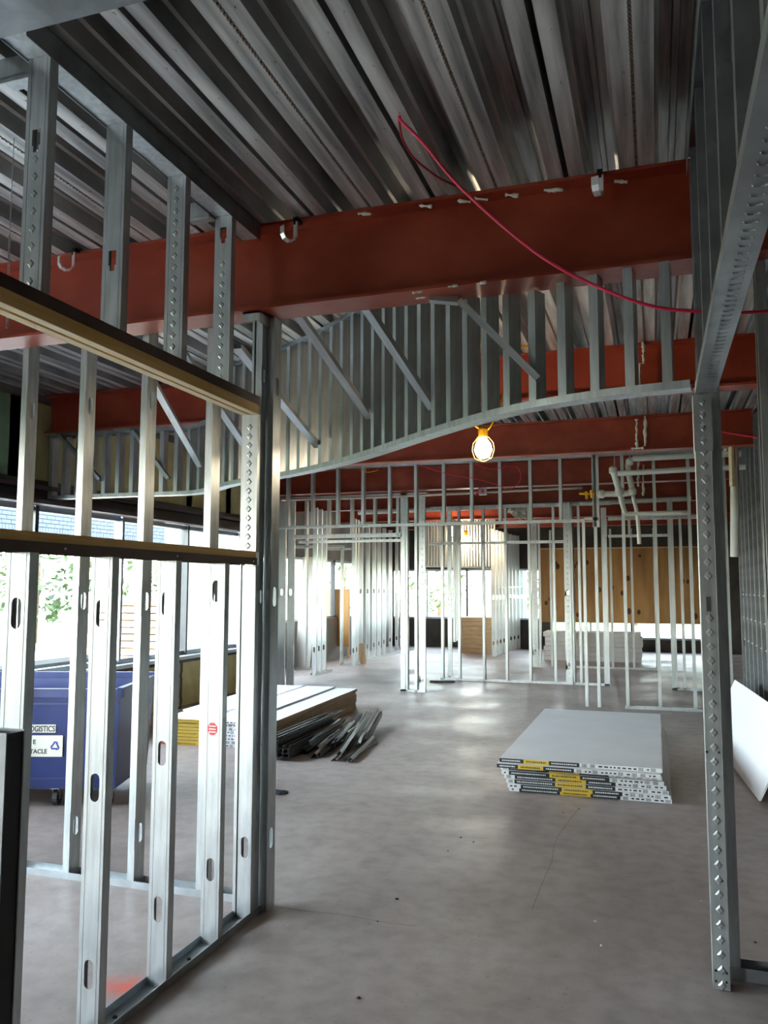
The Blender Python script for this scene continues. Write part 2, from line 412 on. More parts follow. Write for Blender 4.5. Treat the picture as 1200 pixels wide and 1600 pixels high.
# --- outer walls
def wallbox(name, *bx, m='shell'):
    b = MB()
    for q in bx: b.box(*q)
    return struct(link(name, b.mesh(name, m)))
XW = -5.6
wl = wallbox('wall_left', (XW - .12, XW, -4.0, 10.8, -.15, .70), (XW - .12, XW, -4.0, 10.8, 2.47, 3.6), (XW - .12, XW, -4.0, -1.0, .70, 2.47), (-7.02, XW - .12, 10.68, 10.8, -.15, 3.6), (-7.02, -6.9, 10.8, 21.6, -.15, .9), (-7.02, -6.9, 10.8, 21.6, 2.2, 3.6), (-7.02, -6.9, 10.8, 11.0, .9, 2.2), (-7.02, -6.9, 19.0, 21.6, .9, 2.2))
y = 1.9
while y < 10.7:                              # lower insulation boards with black mastic joints
    b = MB(); b.box(XW, XW + .035, y + .02, y + .98, .13, .66); link('board', b.mesh('board', 'sheathing'), wl)
    b = MB()
    for k in range(9): zz = .10 + k * .062; b.box(XW + .002, XW + .038 + rr.uniform(-.004, .006), y - .018 - rr.uniform(0, .012), y + .018 + rr.uniform(0, .012), zz, zz + .064)
    link('joint', b.mesh('joint', 'mastic'), wl)
    b = MB(); b.box(XW, XW + .032, y + .03, y + 1.16, 2.60, 3.34); link('panel', b.mesh('panel', 'sheathing_green' if y < 5.5 else 'sheathing'), wl)
    y += 1.0
b = MB(); b.box(XW, XW + .06, 1.9, 10.7, .66, .70); link('ledge', b.mesh('ledge', 'mastic'), wl)
for k in range(5):
    b = MB(); b.box(XW + .005 + k * .012, XW + .017 + k * .012, 6.5, 9.2 - .25 * k, .004, .10 - .012 * k); link('base_strip', b.mesh('base_strip', 'drywall_tan'), wl)
b = MB(); b.box(XW - .02, XW + .16, 1.9, 10.7, 2.36, 2.40); b.box(XW - .02, XW + .02, 1.9, 10.7, 2.40, 2.54); b.box(XW + .0, XW + .12, 1.9, 10.7, 2.50, 2.54)
struct(link('trim_1', b.mesh('lintel', 'purlin')))
wallbox('wall_front', (-5.72, 7.0, -4.12, -4.0, -.15, .75), (-5.72, 7.0, -4.12, -4.0, 2.4, 3.6), (-5.72, -5.0, -4.12, -4.0, .75, 2.4), (-3.9, 7.0, -4.12, -4.0, .75, 2.4))  # unseen front wall; its opening is added and sized for the daylight it admits
wallbox('wall_right', (7.0, 7.12, -4.0, 21.6, -.15, 3.6))
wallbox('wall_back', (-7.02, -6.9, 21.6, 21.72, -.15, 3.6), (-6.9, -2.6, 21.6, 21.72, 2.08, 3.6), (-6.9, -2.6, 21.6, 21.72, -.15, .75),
        (-2.6, 1.4, 21.6, 21.72, 2.6, 3.6), (-2.6, 1.4, 21.6, 21.72, -.15, .3), (1.4, 7.0, 21.6, 21.72, -.15, 3.6), m='back_wall_dark')

# --- windows: frames + panes
def window(k, segs, z0, z1, x=None, y=None, fm='alu_frame'):
    o = bpy.data.objects.new('window_%d' % k, None); COL.objects.link(o); struct(o)
    o.location = (x if x is not None else (segs[0] + segs[-1]) / 2, y if y is not None else (segs[0] + segs[-1]) / 2, z0)
    for i, s in enumerate(segs):
        b = MB()
        if x is not None: b.box(x - .07, x + .03, s - .025, s + .025, z0, z1); b.box(x + .03, x + .055, s - .05, s - .022, z0, z1)
        else: b.box(s - .025, s + .025, y - .03, y + .07, z0, z1)
        part('mullion', b, fm if i % 2 else 'dark_frame', o)
    for i in range(len(segs) - 1):
        a, c = segs[i] + .025, segs[i + 1] - .025
        for zz in (z0, z1 - .05):
            b = MB()
            if x is not None: b.box(x - .06, x + .02, a, c, zz, zz + .05)
            else: b.box(a, c, y - .03, y + .06, zz, zz + .05)
            part('rail', b, fm, o)
        b = MB()
        if x is not None: b.box(x - .022, x - .018, a, c, z0 + .05, z1 - .05)
        else: b.box(a, c, y - .002, y + .002, z0 + .05, z1 - .05)
        part('pane', b, 'glass', o)
    return o
window(1, [-1.0 + 1.3875 * i for i in range(9)][:0] + [-1.0] + [.0 + 1.35 * i - .35 for i in range(9)], .74, 2.36, x=XW - .06)
b = MB(); b.box(XW - .14, XW + .10, -4.0, 10.75, .70, .74); struct(link('trim_2', b.mesh('window_sill', 'pale_cap')))
window(2, [-6.88, -5.9, -4.8, -3.7, -2.6], .75, 2.08, y=21.62)
window(4, [11.02, 12.61, 14.2, 15.8, 17.39, 18.98], .9, 2.2, x=-6.96)
window(3, [-2.6, -1.6, -.6, .4, 1.4], .3, .75, y=21.62)

# ================================================================== RED STEEL BEAMS
def beam(y, zb, label, wf=.19, flanges=.016, x0=-5.58, x1=6.95):
    o = thing('steel_beam', label, 'beam', (0, y, zb), 'red steel roof beams')
    zt = DECK - .003
    b = MB(); b.box(x0, x1, y + wf / 2 - .006, y + wf / 2 + .006, zb + flanges, zt - flanges); part('web', b, 'red_primer', o)
    b = MB(); b.box(x0, x1, y, y + wf, zb, zb + flanges); part('bottom_flange', b, 'red_primer', o)
    b = MB(); b.box(x0, x1, y, y + wf, zt - flanges, zt); part('top_flange', b, 'red_primer', o)
    return o
b1 = beam(3.64, 2.99, 'nearest and deepest red steel beam crossing above the framed opening')
b2 = beam(6.38, 3.06, 'second red steel beam, behind the near curved soffit frame')
b3 = beam(9.12, 3.06, 'third red steel beam, right behind the bright hanging work light')
b4 = beam(11.88, 3.06, 'fourth red steel beam, behind the short studs of the dropped bulkhead', x0=-6.85)
b5 = beam(14.65, 3.06, 'fifth red steel beam, low band behind the white plastic pipes', x0=-6.85)
b6 = beam(17.4, 3.06, 'sixth red steel beam, far back above the two small lamps', x0=-6.85)
b7 = beam(20.1, 3.06, 'farthest red steel beam near the back windows', x0=-6.85)
def blob(parent, pts, r, name='fireproofing'):
    b = MB(); b.tube([Vector(p) for p in pts], [r * rr.uniform(.35, 1.25) for p in pts], 7)
    o = part(name, b, 'fireproof', parent, True); o['kind'] = 'stuff'; o['label'] = 'white sprayed fireproofing drips'; return o
for bm_, u, v0, v1, Y in ((b2, 1005, 535, 568, 6.36), (b2, 999, 568, 612, 6.36), (b3, 995, 655, 700, 9.10), (b3, 1008, 650, 697, 9.10), (b4, 997, 722, 760, 11.86), (b4, 1005, 726, 775, 11.86)):
    blob(bm_, [ony(u + rr.uniform(-.8, .8), v0 + (v1 - v0) * i / 13, Y) for i in range(14)], .013 + .003 * (Y > 8) * 2)
blob(b3, [ony(986 + i * 2.0, 701 - i * .15, 9.10) for i in range(11)], .016)
for u in (560, 655, 715, 742, 790, 850, 860, 960):             # crumbs of fireproofing on the near beam's top edge
    blob(b1, [ony(u + i * 4, 405 - 150 * (u + 120) / 1200 + i * .3 + 13, 3.655) for i in range(6)], .009, 'fireproofing_crumbs')
for u, v in ((645, 457), (700, 448), (745, 443), (650, 466)):
    blob(b1, [onz(u + i * 3, v - i * .4, 2.988) for i in range(6)], .007, 'scraped_paint')

# ================================================================== LEFT FOREGROUND FRAME (wall along the depth, X = -1.97 .. -1.88)
XL0, XL1 = -1.97, -1.88
lw = thing('stud_wall', 'near left stud wall with a timber lined window opening', 'wall frame', (XL0, 2.0, 0))
YS = [2.112, 2.53, 2.95, 3.356]
lowh = [(1.495, .88, .26), (.225, .863, 1.482), (.295, .905, 1.51), (.32, 1.56)]
for i, yy in enumerate(YS):
    s = stud(lw, XL0, yy, .003, 1.69, holes=lowh[i], ribs=True)
    s['label'] = 'galvanized stud below the sill'
uph = [[onx(56, 221, -1.93).z], [onx(176, 409, -1.93).z], [], [onx(349, 369, -1.93).z]]
for i, yy in enumerate(YS):
    L0 = 2.54
    s = stud(lw, XL0, yy, L0, 3.36, holes=[h - L0 for h in uph[i]], shape='key', ribs=(i != 3), hw=.034, hh=.08)
    if i in (2, 3): emboss(s, .09, 0, .06 if i == 2 else .03, .80 if i == 2 else .62, step=.05, w=.03)
    elif i == 0: emboss(s, .09, 0, .04, .5, step=.06, w=.03)
# jamb between sill and header, and the studs of the corner post
s = stud(lw, XL0, 3.66, 1.757, 2.452, ribs=False); emboss(s, .09, 0, .03, .66, step=.046, w=.034)
s = stud(lw, XL0 + .018, 3.66, .003, 1.69, holes=(.33,), web=.072)
s = stud(lw, XL0 - .004, 3.655, .003, 1.69, web=.016, fl=.03); s.name = 'stud_edge'
s = stud(lw, -1.848, 3.765, .003, 2.985, '+X', holes=(.34, 1.53, 2.62)); s['label'] = 'outer corner stud'
s = stud(lw, -1.885, 3.705, .003, 2.985, '+X', web=.05, fl=.035, holes=(1.53, 2.66), hw=.02, hh=.07)
s = stud(lw, XL0, 3.80, 2.45, 2.985, '+Y', web=.085, m='galv')
b = MB()
for k in range(22):                                  # stencilled mill print on the stud above the header: small dark marks
    z = 2.56 + k * .019; b.box(-1.918, -1.905 + rr.uniform(-.004, .003), 3.7575, 3.758, z, z + rr.uniform(.006, .012))
o = part('mill_print', b, 'ink', lw)
b = MB(); b.box(XL0 - .004, XL1 + .004, 3.655, 3.82, 2.975, 2.985); b.box(XL1 + .002, XL1 + .004, 3.655, 3.82, 2.925, 2.985); b.box(XL0 - .004, XL1 + .004, 3.655, 3.657, 2.935, 2.985); part('cap_track', b, 'galv', lw)
b = MB(); b.box(XL0 - .002, XL1 + .002, 1.2, 3.87, 0, .003); b.box(XL1, XL1 + .002, 1.2, 3.87, .003, .034); b.box(XL0 - .002, XL0, 1.2, 3.87, .003, .034); part('bottom_track', b, 'track_steel', lw)
b = MB()
for yy in (2.62, 2.70, 3.02, 3.2, 3.42): b.lathe([(.010, 0), (.008, .006), (.003, .008)], (XL0 + .045 + rr.uniform(-.02, .02), yy, .003), 8)
part('fasteners', b, 'black_paint', lw)
b = MB(); b.box(XL0 - .004, XL1 + .004, 1.995, 3.64, 3.361, 3.365); part('top_track', b, 'galv', lw)
b = MB(); b.box(XL1 + .004, XL1 + .007, 1.995, 3.64, 3.347, 3.437); b.box(XL0 - .007, XL0 - .004, 1.995, 3.64, 3.355, 3.437); b.box(XL0 - .007, XL1 + .007, 1.995, 3.64, 3.434, 3.437); part('slip_track', b, 'galv_dark', lw)
for yy, dx in ((2.15, .16), (3.30, .13)):
    b = MB(); b.box(XL0 - dx, XL0 - .004, yy, yy + .07, 3.345, 3.349); b.box(XL0 - dx, XL0 - .004, yy, yy + .004, 3.33, 3.42); part('clip', b, 'galv', lw)
# header: brown track on top of two laminated planks
b = MB(); b.box(XL0 - .003, XL1 + .003, 1.2, 3.668, 2.536, 2.541); b.box(XL1, XL1 + .003, 1.2, 3.668, 2.497, 2.536); b.box(XL0 - .003, XL0, 1.2, 3.668, 2.497, 2.536); part('header_cap', b, 'brown_track', lw)
for a, c in ((XL1 - .038, XL1), (XL0, XL0 + .038)):
    b = MB(); b.cur = 0; b.box(a, c, 1.2, 3.662, 2.452, 2.536); b.cur = 1; b.box(a + .0005, c - .0005, 1.2, 3.6615, 2.4495, 2.452)
    part('header_plank', b, ['lvl_wood', 'lvl_edge'], lw)
b = MB(); b.box(XL0 + .038, XL1 - .038, 1.2, 3.655, 2.462, 2.50); part('header_filler', b, 'lvl_gap', lw)
# sill
b = MB()
for k in range(5): b.box(XL0 + .001 * (k % 2), XL1 - .0012 * (k % 2), 1.2, 3.662, 1.7265 + k * .0062, 1.7265 + k * .0062 + .0058)
part('window_sill', b, 'lvl_wood', lw)
b = MB(); b.box(XL0 - .003, XL1 + .003, 1.2, 3.668, 1.722, 1.726); b.box(XL1, XL1 + .003, 1.2, 3.668, 1.69, 1.722); b.box(XL0 - .003, XL0, 1.2, 3.668, 1.69, 1.722); part('sill_track', b, 'brown_track', lw)
b = MB()
for yy in (2.27, 3.62): b.lathe([(.006, 0), (.006, .003), (.002, .005)], (0, 0, 0), 8)
b = MB()
for yy in (2.27, 3.63, 2.95): b.box(XL1 + .003, XL1 + .006, yy - .004, yy + .004, 1.704, 1.712)
part('screws', b, 'zinc', lw)
# red sticker on the fourth lower stud
c = (XL0 + .042, 3.3558, .94); b = MB()
b.quad(*[(c[0] + .026 * math.cos(a), c[1] - .0012, c[2] + .03 * math.sin(a)) for a in [math.pi / 8 + math.pi / 4 * k for k in range(8)]]); 
o = part('sticker', b, 'tape_red', lw); o['label'] = 'red octagonal warning sticker'
b = MB()
for k in range(3): b.box(c[0] - .017, c[0] + .017, c[1] - .0022, c[1] - .0016, c[2] - .016 + k * .013, c[2] - .011 + k * .013)
q = part('sticker_print', b, 'tape_white', lw)

# plate crossing the very top left corner
tl = thing('top_plate', 'wide grey steel plate crossing the top left corner under the deck', 'steel plate', (-2.2, 1.7, 3.36))
b = MB(); b.box(-3.4, -1.15, 1.55, 1.985, 3.352, 3.357); b.box(-3.4, -1.15, 1.981, 1.985, 3.357, 3.435); b.box(-3.4, -1.15, 1.55, 1.554, 3.357, 3.435); part('plate', b, 'galv_dark', tl)
b = MB(); b.box(-3.4, -1.15, 1.7, 1.704, 3.357, 3.437); part('stiffener', b, 'galv_dark', tl)

# dark upright channel at the left edge
y0 = 1.60; xr = ony(10, 1146, y0).x; y1 = onx(38, 1140, xr).y; zt = ony(10, 1146, y0).z
dc = thing('steel_tube', 'open steel channel with painted-dark inside, standing on end at the left picture edge', 'channel', (xr - .08, y0, 0))
b = MB(); b.box(xr - .10, xr, y0, y0 + .003, 0, zt); b.box(xr - .10, xr - .097, y0 + .003, y1, 0, zt); b.box(xr - .10, xr, y1, y1 + .003, 0, zt); part('web', b, 'galv_dark', dc)
b = MB(); b.box(xr - .006, xr - .003, y0 + .003, y1, 0, zt - .004); part('painted_dark_inside', b, 'black_paint', dc)  # black panel across the open side stands for the shade inside
b = MB(); b.box(xr - .05, xr - .012, y0 - .001, y0, zt - .34, zt - .24); b.box(xr - .04, xr - .02, y0 - .001, y0, zt - .36, zt - .345); part('paper_tag', b, 'tape_white', dc)

# ================================================================== BACK LEFT CROSS FRAME
YBW = 3.838
bw = thing('stud_wall', 'stud wall crossing behind the near left frame, beside the blue cart', 'wall frame', (-3.2, YBW, 0))
x = -2.285
while x > -6:
    stud(bw, x + .041, YBW, .003, 3.35, '+X', holes=(.27, 1.50, 2.62)); x -= .4135
b = MB(); b.box(-5.55, -1.98, YBW - .002, YBW + .092, 0, .003); b.box(-5.55, -1.98, YBW - .002, YBW, .003, .036); b.box(-5.55, -1.98, YBW + .09, YBW + .092, .003, .036); part('bottom_track', b, 'track_steel', bw)
b = MB(); b.box(-5.55, -1.98, YBW - .002, YBW + .092, 3.432, 3.437); b.box(-5.55, -1.98, YBW - .002, YBW, 3.345, 3.432); b.box(-5.55, -1.98, YBW + .09, YBW + .092, 3.345, 3.432); part('top_track', b, 'galv_dark', bw)
b = MB()
for xx in (-2.42, -2.75, -3.0): b.lathe([(.010, 0), (.008, .006), (.003, .008)], (xx, YBW + .04, .003), 8)
part('fasteners', b, 'black_paint', bw)

# ================================================================== RIGHT DOORWAY: wall along depth above a header, and the post
rw = thing('stud_wall', 'right hand frame of short studs above the embossed doorway header', 'wall frame', (.18, 2.2, 2.39))
RX0, RX1 = .178, .262
for yy in (3.50, 3.40, 2.98, 2.53, 2.13, 1.71, 1.30):
    s = stud(rw, RX0 + .003, yy, 2.40, 3.36, web=.078, holes=(.55,), m='galv_dark')
b = MB(); b.box(RX0, RX1, .9, 3.60, 2.392, 2.395); b.box(RX0, RX0 + .002, .9, 3.60, 2.395, 2.43); b.box(RX1 - .002, RX1, .9, 3.60, 2.395, 2.43); hd = part('header_track', b, 'track_steel', rw)
b = MB(); yy = 1.3
while yy < 3.55:                                      # row of crescent-shaped dimples on the header's underside
    cx = (RX0 + RX1) / 2 + .004
    for k in range(5):
        a = math.pi * (.1 + .2 * k); a2 = a + math.pi * .2 * .9
        p = [(cx + .018 * math.cos(t), yy + .011 * math.sin(t)) for t in (a, a2)]; q = [(cx + .012 * math.cos(t), yy + .006 * math.sin(t)) for t in (a, a2)]
        b.quad((*p[0], 2.392), (*p[1], 2.392), (*[(p[1][i] + q[1][i]) / 2 for i in (0, 1)], 2.3885), (*[(p[0][i] + q[0][i]) / 2 for i in (0, 1)], 2.3885))
        b.quad((*[(p[0][i] + q[0][i]) / 2 for i in (0, 1)], 2.3885), (*[(p[1][i] + q[1][i]) / 2 for i in (0, 1)], 2.3885), (*q[1], 2.392), (*q[0], 2.392))
    yy += .044
o = part('embossing', b, 'track_steel', rw); o['kind'] = 'stuff'
b = MB(); b.box(RX0 - .003, RX1 + .003, .9, 3.62, 3.432, 3.437); b.box(RX0 - .003, RX0 - .001, .9, 3.62, 3.35, 3.432); b.box(RX1 + .001, RX1 + .003, .9, 3.62, 3.35, 3.432); part('top_track', b, 'galv_dark', rw)

pw = thing('stud_wall', 'right door post of galvanized studs embossed with raised diamonds', 'wall frame', (.2, 3.64, 0))
s = stud(pw, .174, 3.632, .003, 2.39, '-X', fl=.062, holes=(), web=.09); s['label'] = 'end stud of the doorway'
b = MB(); z = .02
while z < 2.36:
    cx, w, yy = .207, .034, 3.632; q = [(cx - w / 2, yy, z), (cx, yy, z - .02), (cx + w / 2, yy, z), (cx, yy, z + .02)]
    i = [(cx + (p[0] - cx) * .6, yy - .005, z + (p[2] - z) * .6) for p in q]
    if not 1.46 < z < 1.58:
        for k in range(4): b.quad(q[k], q[(k + 1) % 4], i[(k + 1) % 4], i[k])
        b.quad(*i)
    z += .0575
o = part('diamond_embossing', b, 'galv', pw); o['kind'] = 'stuff'; o['label'] = 'column of raised diamonds'
b = MB(); b.box(.196, .214, 3.6305, 3.632, 1.485, 1.545); part('painted_knockout', b, 'ink', pw)  # flat dark plate, the shade of an open slot put into colour
b = MB(); b.box(.170, .2425, 3.628, 3.6305, 2.15, 2.392); b.box(.170, .172, 3.6305, 3.70, 2.15, 2.392)
o = part('sleeve', b, 'track_steel', pw); o['label'] = 'overlapping track end folded over the post top'
b = MB()
for k in range(4):
    z = 2.19 + k * .055; cx = .207; q = [(cx - .012, 3.628, z), (cx, 3.628, z - .016), (cx + .014, 3.628, z + .004), (cx + .004, 3.628, z + .018)]
    i = [(cx + (p[0] - cx) * .5, 3.6245, z + (p[2] - z) * .5) for p in q]
    for kk in range(4): b.quad(q[kk], q[(kk + 1) % 4], i[(kk + 1) % 4], i[kk])
    b.quad(*i)
o = part('sleeve_embossing', b, 'track_steel', pw); o['kind'] = 'stuff'
b = MB()
for xx, z in ((.184, .035), (.222, .035), (.184, .075), (.224, .07), (.219, .42), (.224, .92), (.178, .92)): b.box(xx - .004, xx + .004, 3.628, 3.632, z - .004, z + .004)
part('screws', b, 'black_paint', pw)
stud(pw, .285, 3.745, .003, 2.985, '+X', m='galv', web=.09)
stud(pw, .485, 3.745, .003, 2.985, '+X', m='galv', web=.09)
for xx in (.90, 1.31): stud(pw, xx, 3.745, .003, 2.985, '+X', web=.09)
b = MB(); b.box(.24, 2.2, 3.743, 3.838, 0, .003); b.box(.24, 2.2, 3.743, 3.745, .003, .05); b.box(.24, 2.2, 3.836, 3.838, .003, .05); part('bottom_track', b, 'track_steel', pw)
b = MB(); b.box(.24, 2.2, 3.743, 3.838, 2.985, 2.988); part('top_track', b, 'galv_dark', pw)

# ================================================================== CURVED SOFFIT FRAME
ZB = 2.42
ctrl = [(65, 779), (110, 781), (200, 776), (300, 769), (378, 758), (441, 746), (490, 738), (550, 724), (600, 707), (640, 692), (700, 673), (760, 656), (800, 646), (850, 636), (930, 624), (1000, 616), (1080, 609)]
cur = [onz(u, v, ZB) for u, v in ctrl]
cur = [Vector((max(p.x, -5.52), p.y)) for p in cur]
# ease the measured points into one smooth plan curve
for it in range(2): cur = [cur[0]] + [(cur[i - 1] + cur[i] * 2 + cur[i + 1]) / 4 for i in range(1, len(cur) - 1)] + [cur[-1]]
cur = [Vector((p.x, max(p.y, 6.46) if p.x < -3.4 else p.y)) for p in cur]
path = [p.to_2d() for p in spline([(p.x, p.y, 0) for p in cur], 10)]
sf = thing('curved_soffit_frame', 'S-curved hanging soffit frame of closely spaced studs with diagonal braces', 'soffit frame', (path[60].x, path[60].y, ZB))
def top_at(p):
    if p.y < 3.90: return 2.985
    if 6.28 < p.y < 6.68: return 3.055
    return 3.41
poly_track('bottom_track', sf, path, .09, .034, ZB, True, 'galv')
sl_ = [0]
for i in range(1, len(path)): sl_.append(sl_[-1] + (path[i] - path[i - 1]).length)
Ltot = sl_[-1]
def at_len(s):
    for i in range(1, len(path)):
        if sl_[i] >= s:
            t = (s - sl_[i - 1]) / max(1e-9, sl_[i] - sl_[i - 1]); d = (path[i] - path[i - 1]).normalized(); return path[i - 1].lerp(path[i], t), d
    return path[-1], (path[-1] - path[-2]).normalized()
SPOTS = []
s_ = .03
while s_ < Ltot:
    p, d = at_len(s_); SPOTS.append((s_, p, d)); s_ += .152
for s_, p, d in SPOTS:
    nrm = Vector((-d.y, d.x)); base = p - nrm * .043
    a = math.atan2(d.y, d.x) + math.pi / 2
    zt = top_at(p); 
    me = stud_mesh(zt - ZB - .004, web=.086, fl=.041, holes=(), m='galv')
    o = link('stud', me, sf, (base.x, base.y, ZB + .004), (0, 0, a))
seg = []; cz = None
for i, p in enumerate(path):
    z = top_at(p)
    if cz is not None and z != cz and len(seg) > 1:
        poly_track('top_track', sf, seg, .094, .03 if cz > 3.3 else .05, cz + .012 if cz < 3.3 else DECK - .004, False, 'galv_dark'); seg = []
    cz = z; seg.append(p)
def nearest_spot(u, v):
    best = None
    for s_, p, d in SPOTS:
        q = Vector((p.x, p.y, 2.6)) - CAM; uu = 600 + F * q.dot(_r) / q.dot(_f)
        if best is None or abs(uu - u) < best[0]: best = (abs(uu - u), p)
    return best[1]
def brace(u0, v0, P0, u1, v1, fold=None):
    p = nearest_spot(u1, v1); e = ony(u1, v1, p.y - .06)
    o = channel('brace', sf, P0, e, .05, .032, roll=0.0)
    if fold: channel('brace_foot', sf, fold, P0, .05, .03)
brace(575, 487, ony(560, 468, 3.85), 674, 640)
brace(465, 500, ony(455, 480, 3.85), 577, 655)
brace(400, 590, ony(370, 545, 3.85), 496, 700)
P0 = onz(716, 470, 2.965); P0.y = 3.80; P0 = Vector((onz(712, 470, 2.955).x, 3.79, 2.955)); brace(0, 0, P0, 838, 597, Vector((P0.x - .135, 3.76, 2.972)))
brace(0, 0, ony(193, 520, 3.90), 312, 730)
brace(0, 0, ony(255, 510, 3.90), 398, 722)
e0 = Vector((ony(92, 682, 6.40).x, 6.40, 3.02)); brace(0, 0, e0, 156, 752, Vector((e0.x - .16, 6.42, 3.045)))
e0 = Vector((ony(206, 681, 6.40).x, 6.40, 3.02)); brace(0, 0, e0, 262, 750, Vector((e0.x - .20, 6.42, 3.045)))

# ================================================================== FAR FRAMES
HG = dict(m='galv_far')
def track(parent, name, x0, x1, y, z, w=.09, leg=.034, up=True, m='galv_far'):
    b = MB(); t = .003; h = leg if up else -leg
    za, zb = (z, z + t) if up else (z - t, z); la, lb = (zb, z + h) if up else (z + h, za)
    b.box(x0, x1, y, y + w, za, zb); b.box(x0, x1, y, y + t, la, lb); b.box(x0, x1, y + w - t, y + w, la, lb)
    return part(name, b, m, parent)
def trackY(parent, name, y0, y1, x, z, w=.09, leg=.034, up=True, m='galv_far'):
    b = MB(); t = .003; h = leg if up else -leg
    za, zb = (z, z + t) if up else (z - t, z); la, lb = (zb, z + h) if up else (z + h, za)
    b.box(x, x + w, y0, y1, za, zb); b.box(x, x + t, y0, y1, la, lb); b.box(x + w - t, x + w, y0, y1, la, lb)
    return part(name, b, m, parent)
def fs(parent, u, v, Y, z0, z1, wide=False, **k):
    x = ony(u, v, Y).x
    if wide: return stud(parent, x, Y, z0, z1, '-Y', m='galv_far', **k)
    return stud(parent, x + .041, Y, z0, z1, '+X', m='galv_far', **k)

# dropped bulkhead above the middle
YA_ = 11.5
A = thing('bulkhead_frame', 'straight dropped bulkhead frame of short studs under the third beam', 'soffit frame', (-3, YA_, 2.48))
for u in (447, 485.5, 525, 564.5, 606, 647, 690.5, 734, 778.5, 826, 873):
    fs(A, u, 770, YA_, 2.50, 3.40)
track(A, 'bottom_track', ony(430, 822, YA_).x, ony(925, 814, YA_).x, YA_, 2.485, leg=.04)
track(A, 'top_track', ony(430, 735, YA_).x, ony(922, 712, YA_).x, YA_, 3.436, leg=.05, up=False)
# right partition in the same line
B = thing('stud_wall', 'full height stud wall behind the right drywall stack and white pipes', 'wall frame', (0, 11.4, 0))
for u in (933, 977.5, 1028, 1083): fs(B, u, 1060, 11.4, .003, 3.40)
fs(B, 925, 760, 11.4, 2.40, 3.40, wide=True)
fs(B, 914, 1060, 11.4, .003, 2.52)
fs(B, 1140, 1060, 11.4, .003, 3.40)
track(B, 'bottom_track', ony(977, 1110, 11.4).x, 1.0, 11.4, 0)
track(B, 'top_track', ony(918, 712, 11.4).x, 1.0, 11.4, 3.436, leg=.06, up=False)
track(B, 'door_header', ony(913, 818, 11.4).x, ony(935, 818, 11.4).x, 11.4, 2.50)
# D: opening posts under the fourth beam
YD = 12.15
D = thing('stud_wall', 'posts and header framing the wide opening left of centre', 'wall frame', (-4.8, YD, 0))
for u in (433, 447): fs(D, u, 1060, YD, .003, 3.05, wide=True, web=.12, holes=(1.5,))
fs(D, 626, 1060, YD, .003, 3.05, wide=True, web=.085); fs(D, 633, 1060, YD, .003, 3.05)
fs(D, 648, 1060, YD, .003, 3.05); s = fs(D, 655, 1060, YD - .01, .003, 3.05, wide=True, web=.10, holes=(.2,)); emboss(s, .10, 0, .1, 3.0, step=.09, w=.045, m='galv_far')
for u in (476, 511, 547, 583, 619): fs(D, u, 800, YD, 2.40, 2.98)
track(D, 'header', ony(460, 838, YD).x, ony(628, 836, YD).x, YD, 2.37, leg=.06)
track(D, 'header_lining', ony(462, 846, YD).x, ony(626, 845, YD).x, YD + .1, 2.30, leg=.04)
track(D, 'top_track', ony(434, 782, YD).x, ony(668, 775, YD).x, YD, 3.05, leg=.05, up=False)
track(D, 'bottom_track', ony(625, 1075, YD).x, ony(664, 1075, YD).x, YD, 0)
# C: long partition right of centre
YC = 13.9
C_ = thing('stud_wall', 'long low stud wall with a floor track right of centre', 'wall frame', (-2.3, YC, 0))
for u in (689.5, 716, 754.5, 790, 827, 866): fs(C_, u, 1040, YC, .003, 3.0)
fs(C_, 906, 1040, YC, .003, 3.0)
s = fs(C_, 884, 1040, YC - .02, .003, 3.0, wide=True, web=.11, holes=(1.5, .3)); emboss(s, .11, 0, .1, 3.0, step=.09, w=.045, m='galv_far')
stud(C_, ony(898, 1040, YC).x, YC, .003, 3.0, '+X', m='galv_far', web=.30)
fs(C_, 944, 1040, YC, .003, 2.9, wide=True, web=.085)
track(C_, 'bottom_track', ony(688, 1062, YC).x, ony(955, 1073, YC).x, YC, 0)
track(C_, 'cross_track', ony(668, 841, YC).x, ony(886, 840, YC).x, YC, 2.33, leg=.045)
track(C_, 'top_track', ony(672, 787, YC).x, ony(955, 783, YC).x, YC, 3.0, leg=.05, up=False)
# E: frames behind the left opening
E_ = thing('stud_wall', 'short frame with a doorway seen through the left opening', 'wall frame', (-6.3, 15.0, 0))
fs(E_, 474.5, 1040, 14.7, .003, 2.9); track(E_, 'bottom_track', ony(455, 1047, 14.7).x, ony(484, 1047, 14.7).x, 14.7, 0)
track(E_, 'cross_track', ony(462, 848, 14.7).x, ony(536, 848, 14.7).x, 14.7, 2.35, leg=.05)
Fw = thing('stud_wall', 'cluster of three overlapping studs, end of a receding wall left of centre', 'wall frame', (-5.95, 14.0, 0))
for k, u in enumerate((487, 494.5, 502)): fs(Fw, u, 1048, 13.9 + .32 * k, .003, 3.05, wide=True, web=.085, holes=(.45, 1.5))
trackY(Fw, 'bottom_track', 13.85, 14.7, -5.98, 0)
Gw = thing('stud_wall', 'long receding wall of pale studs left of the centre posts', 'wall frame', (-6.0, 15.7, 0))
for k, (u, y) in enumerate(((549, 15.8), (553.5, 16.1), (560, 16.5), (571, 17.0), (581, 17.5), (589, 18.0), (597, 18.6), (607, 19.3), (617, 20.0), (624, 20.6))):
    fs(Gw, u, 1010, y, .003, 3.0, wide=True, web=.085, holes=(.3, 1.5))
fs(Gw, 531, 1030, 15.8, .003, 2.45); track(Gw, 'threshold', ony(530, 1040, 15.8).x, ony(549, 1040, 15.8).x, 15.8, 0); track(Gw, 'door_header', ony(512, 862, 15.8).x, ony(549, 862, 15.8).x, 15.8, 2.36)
trackY(Gw, 'bottom_track', 15.8, 20.7, -6.02, 0)
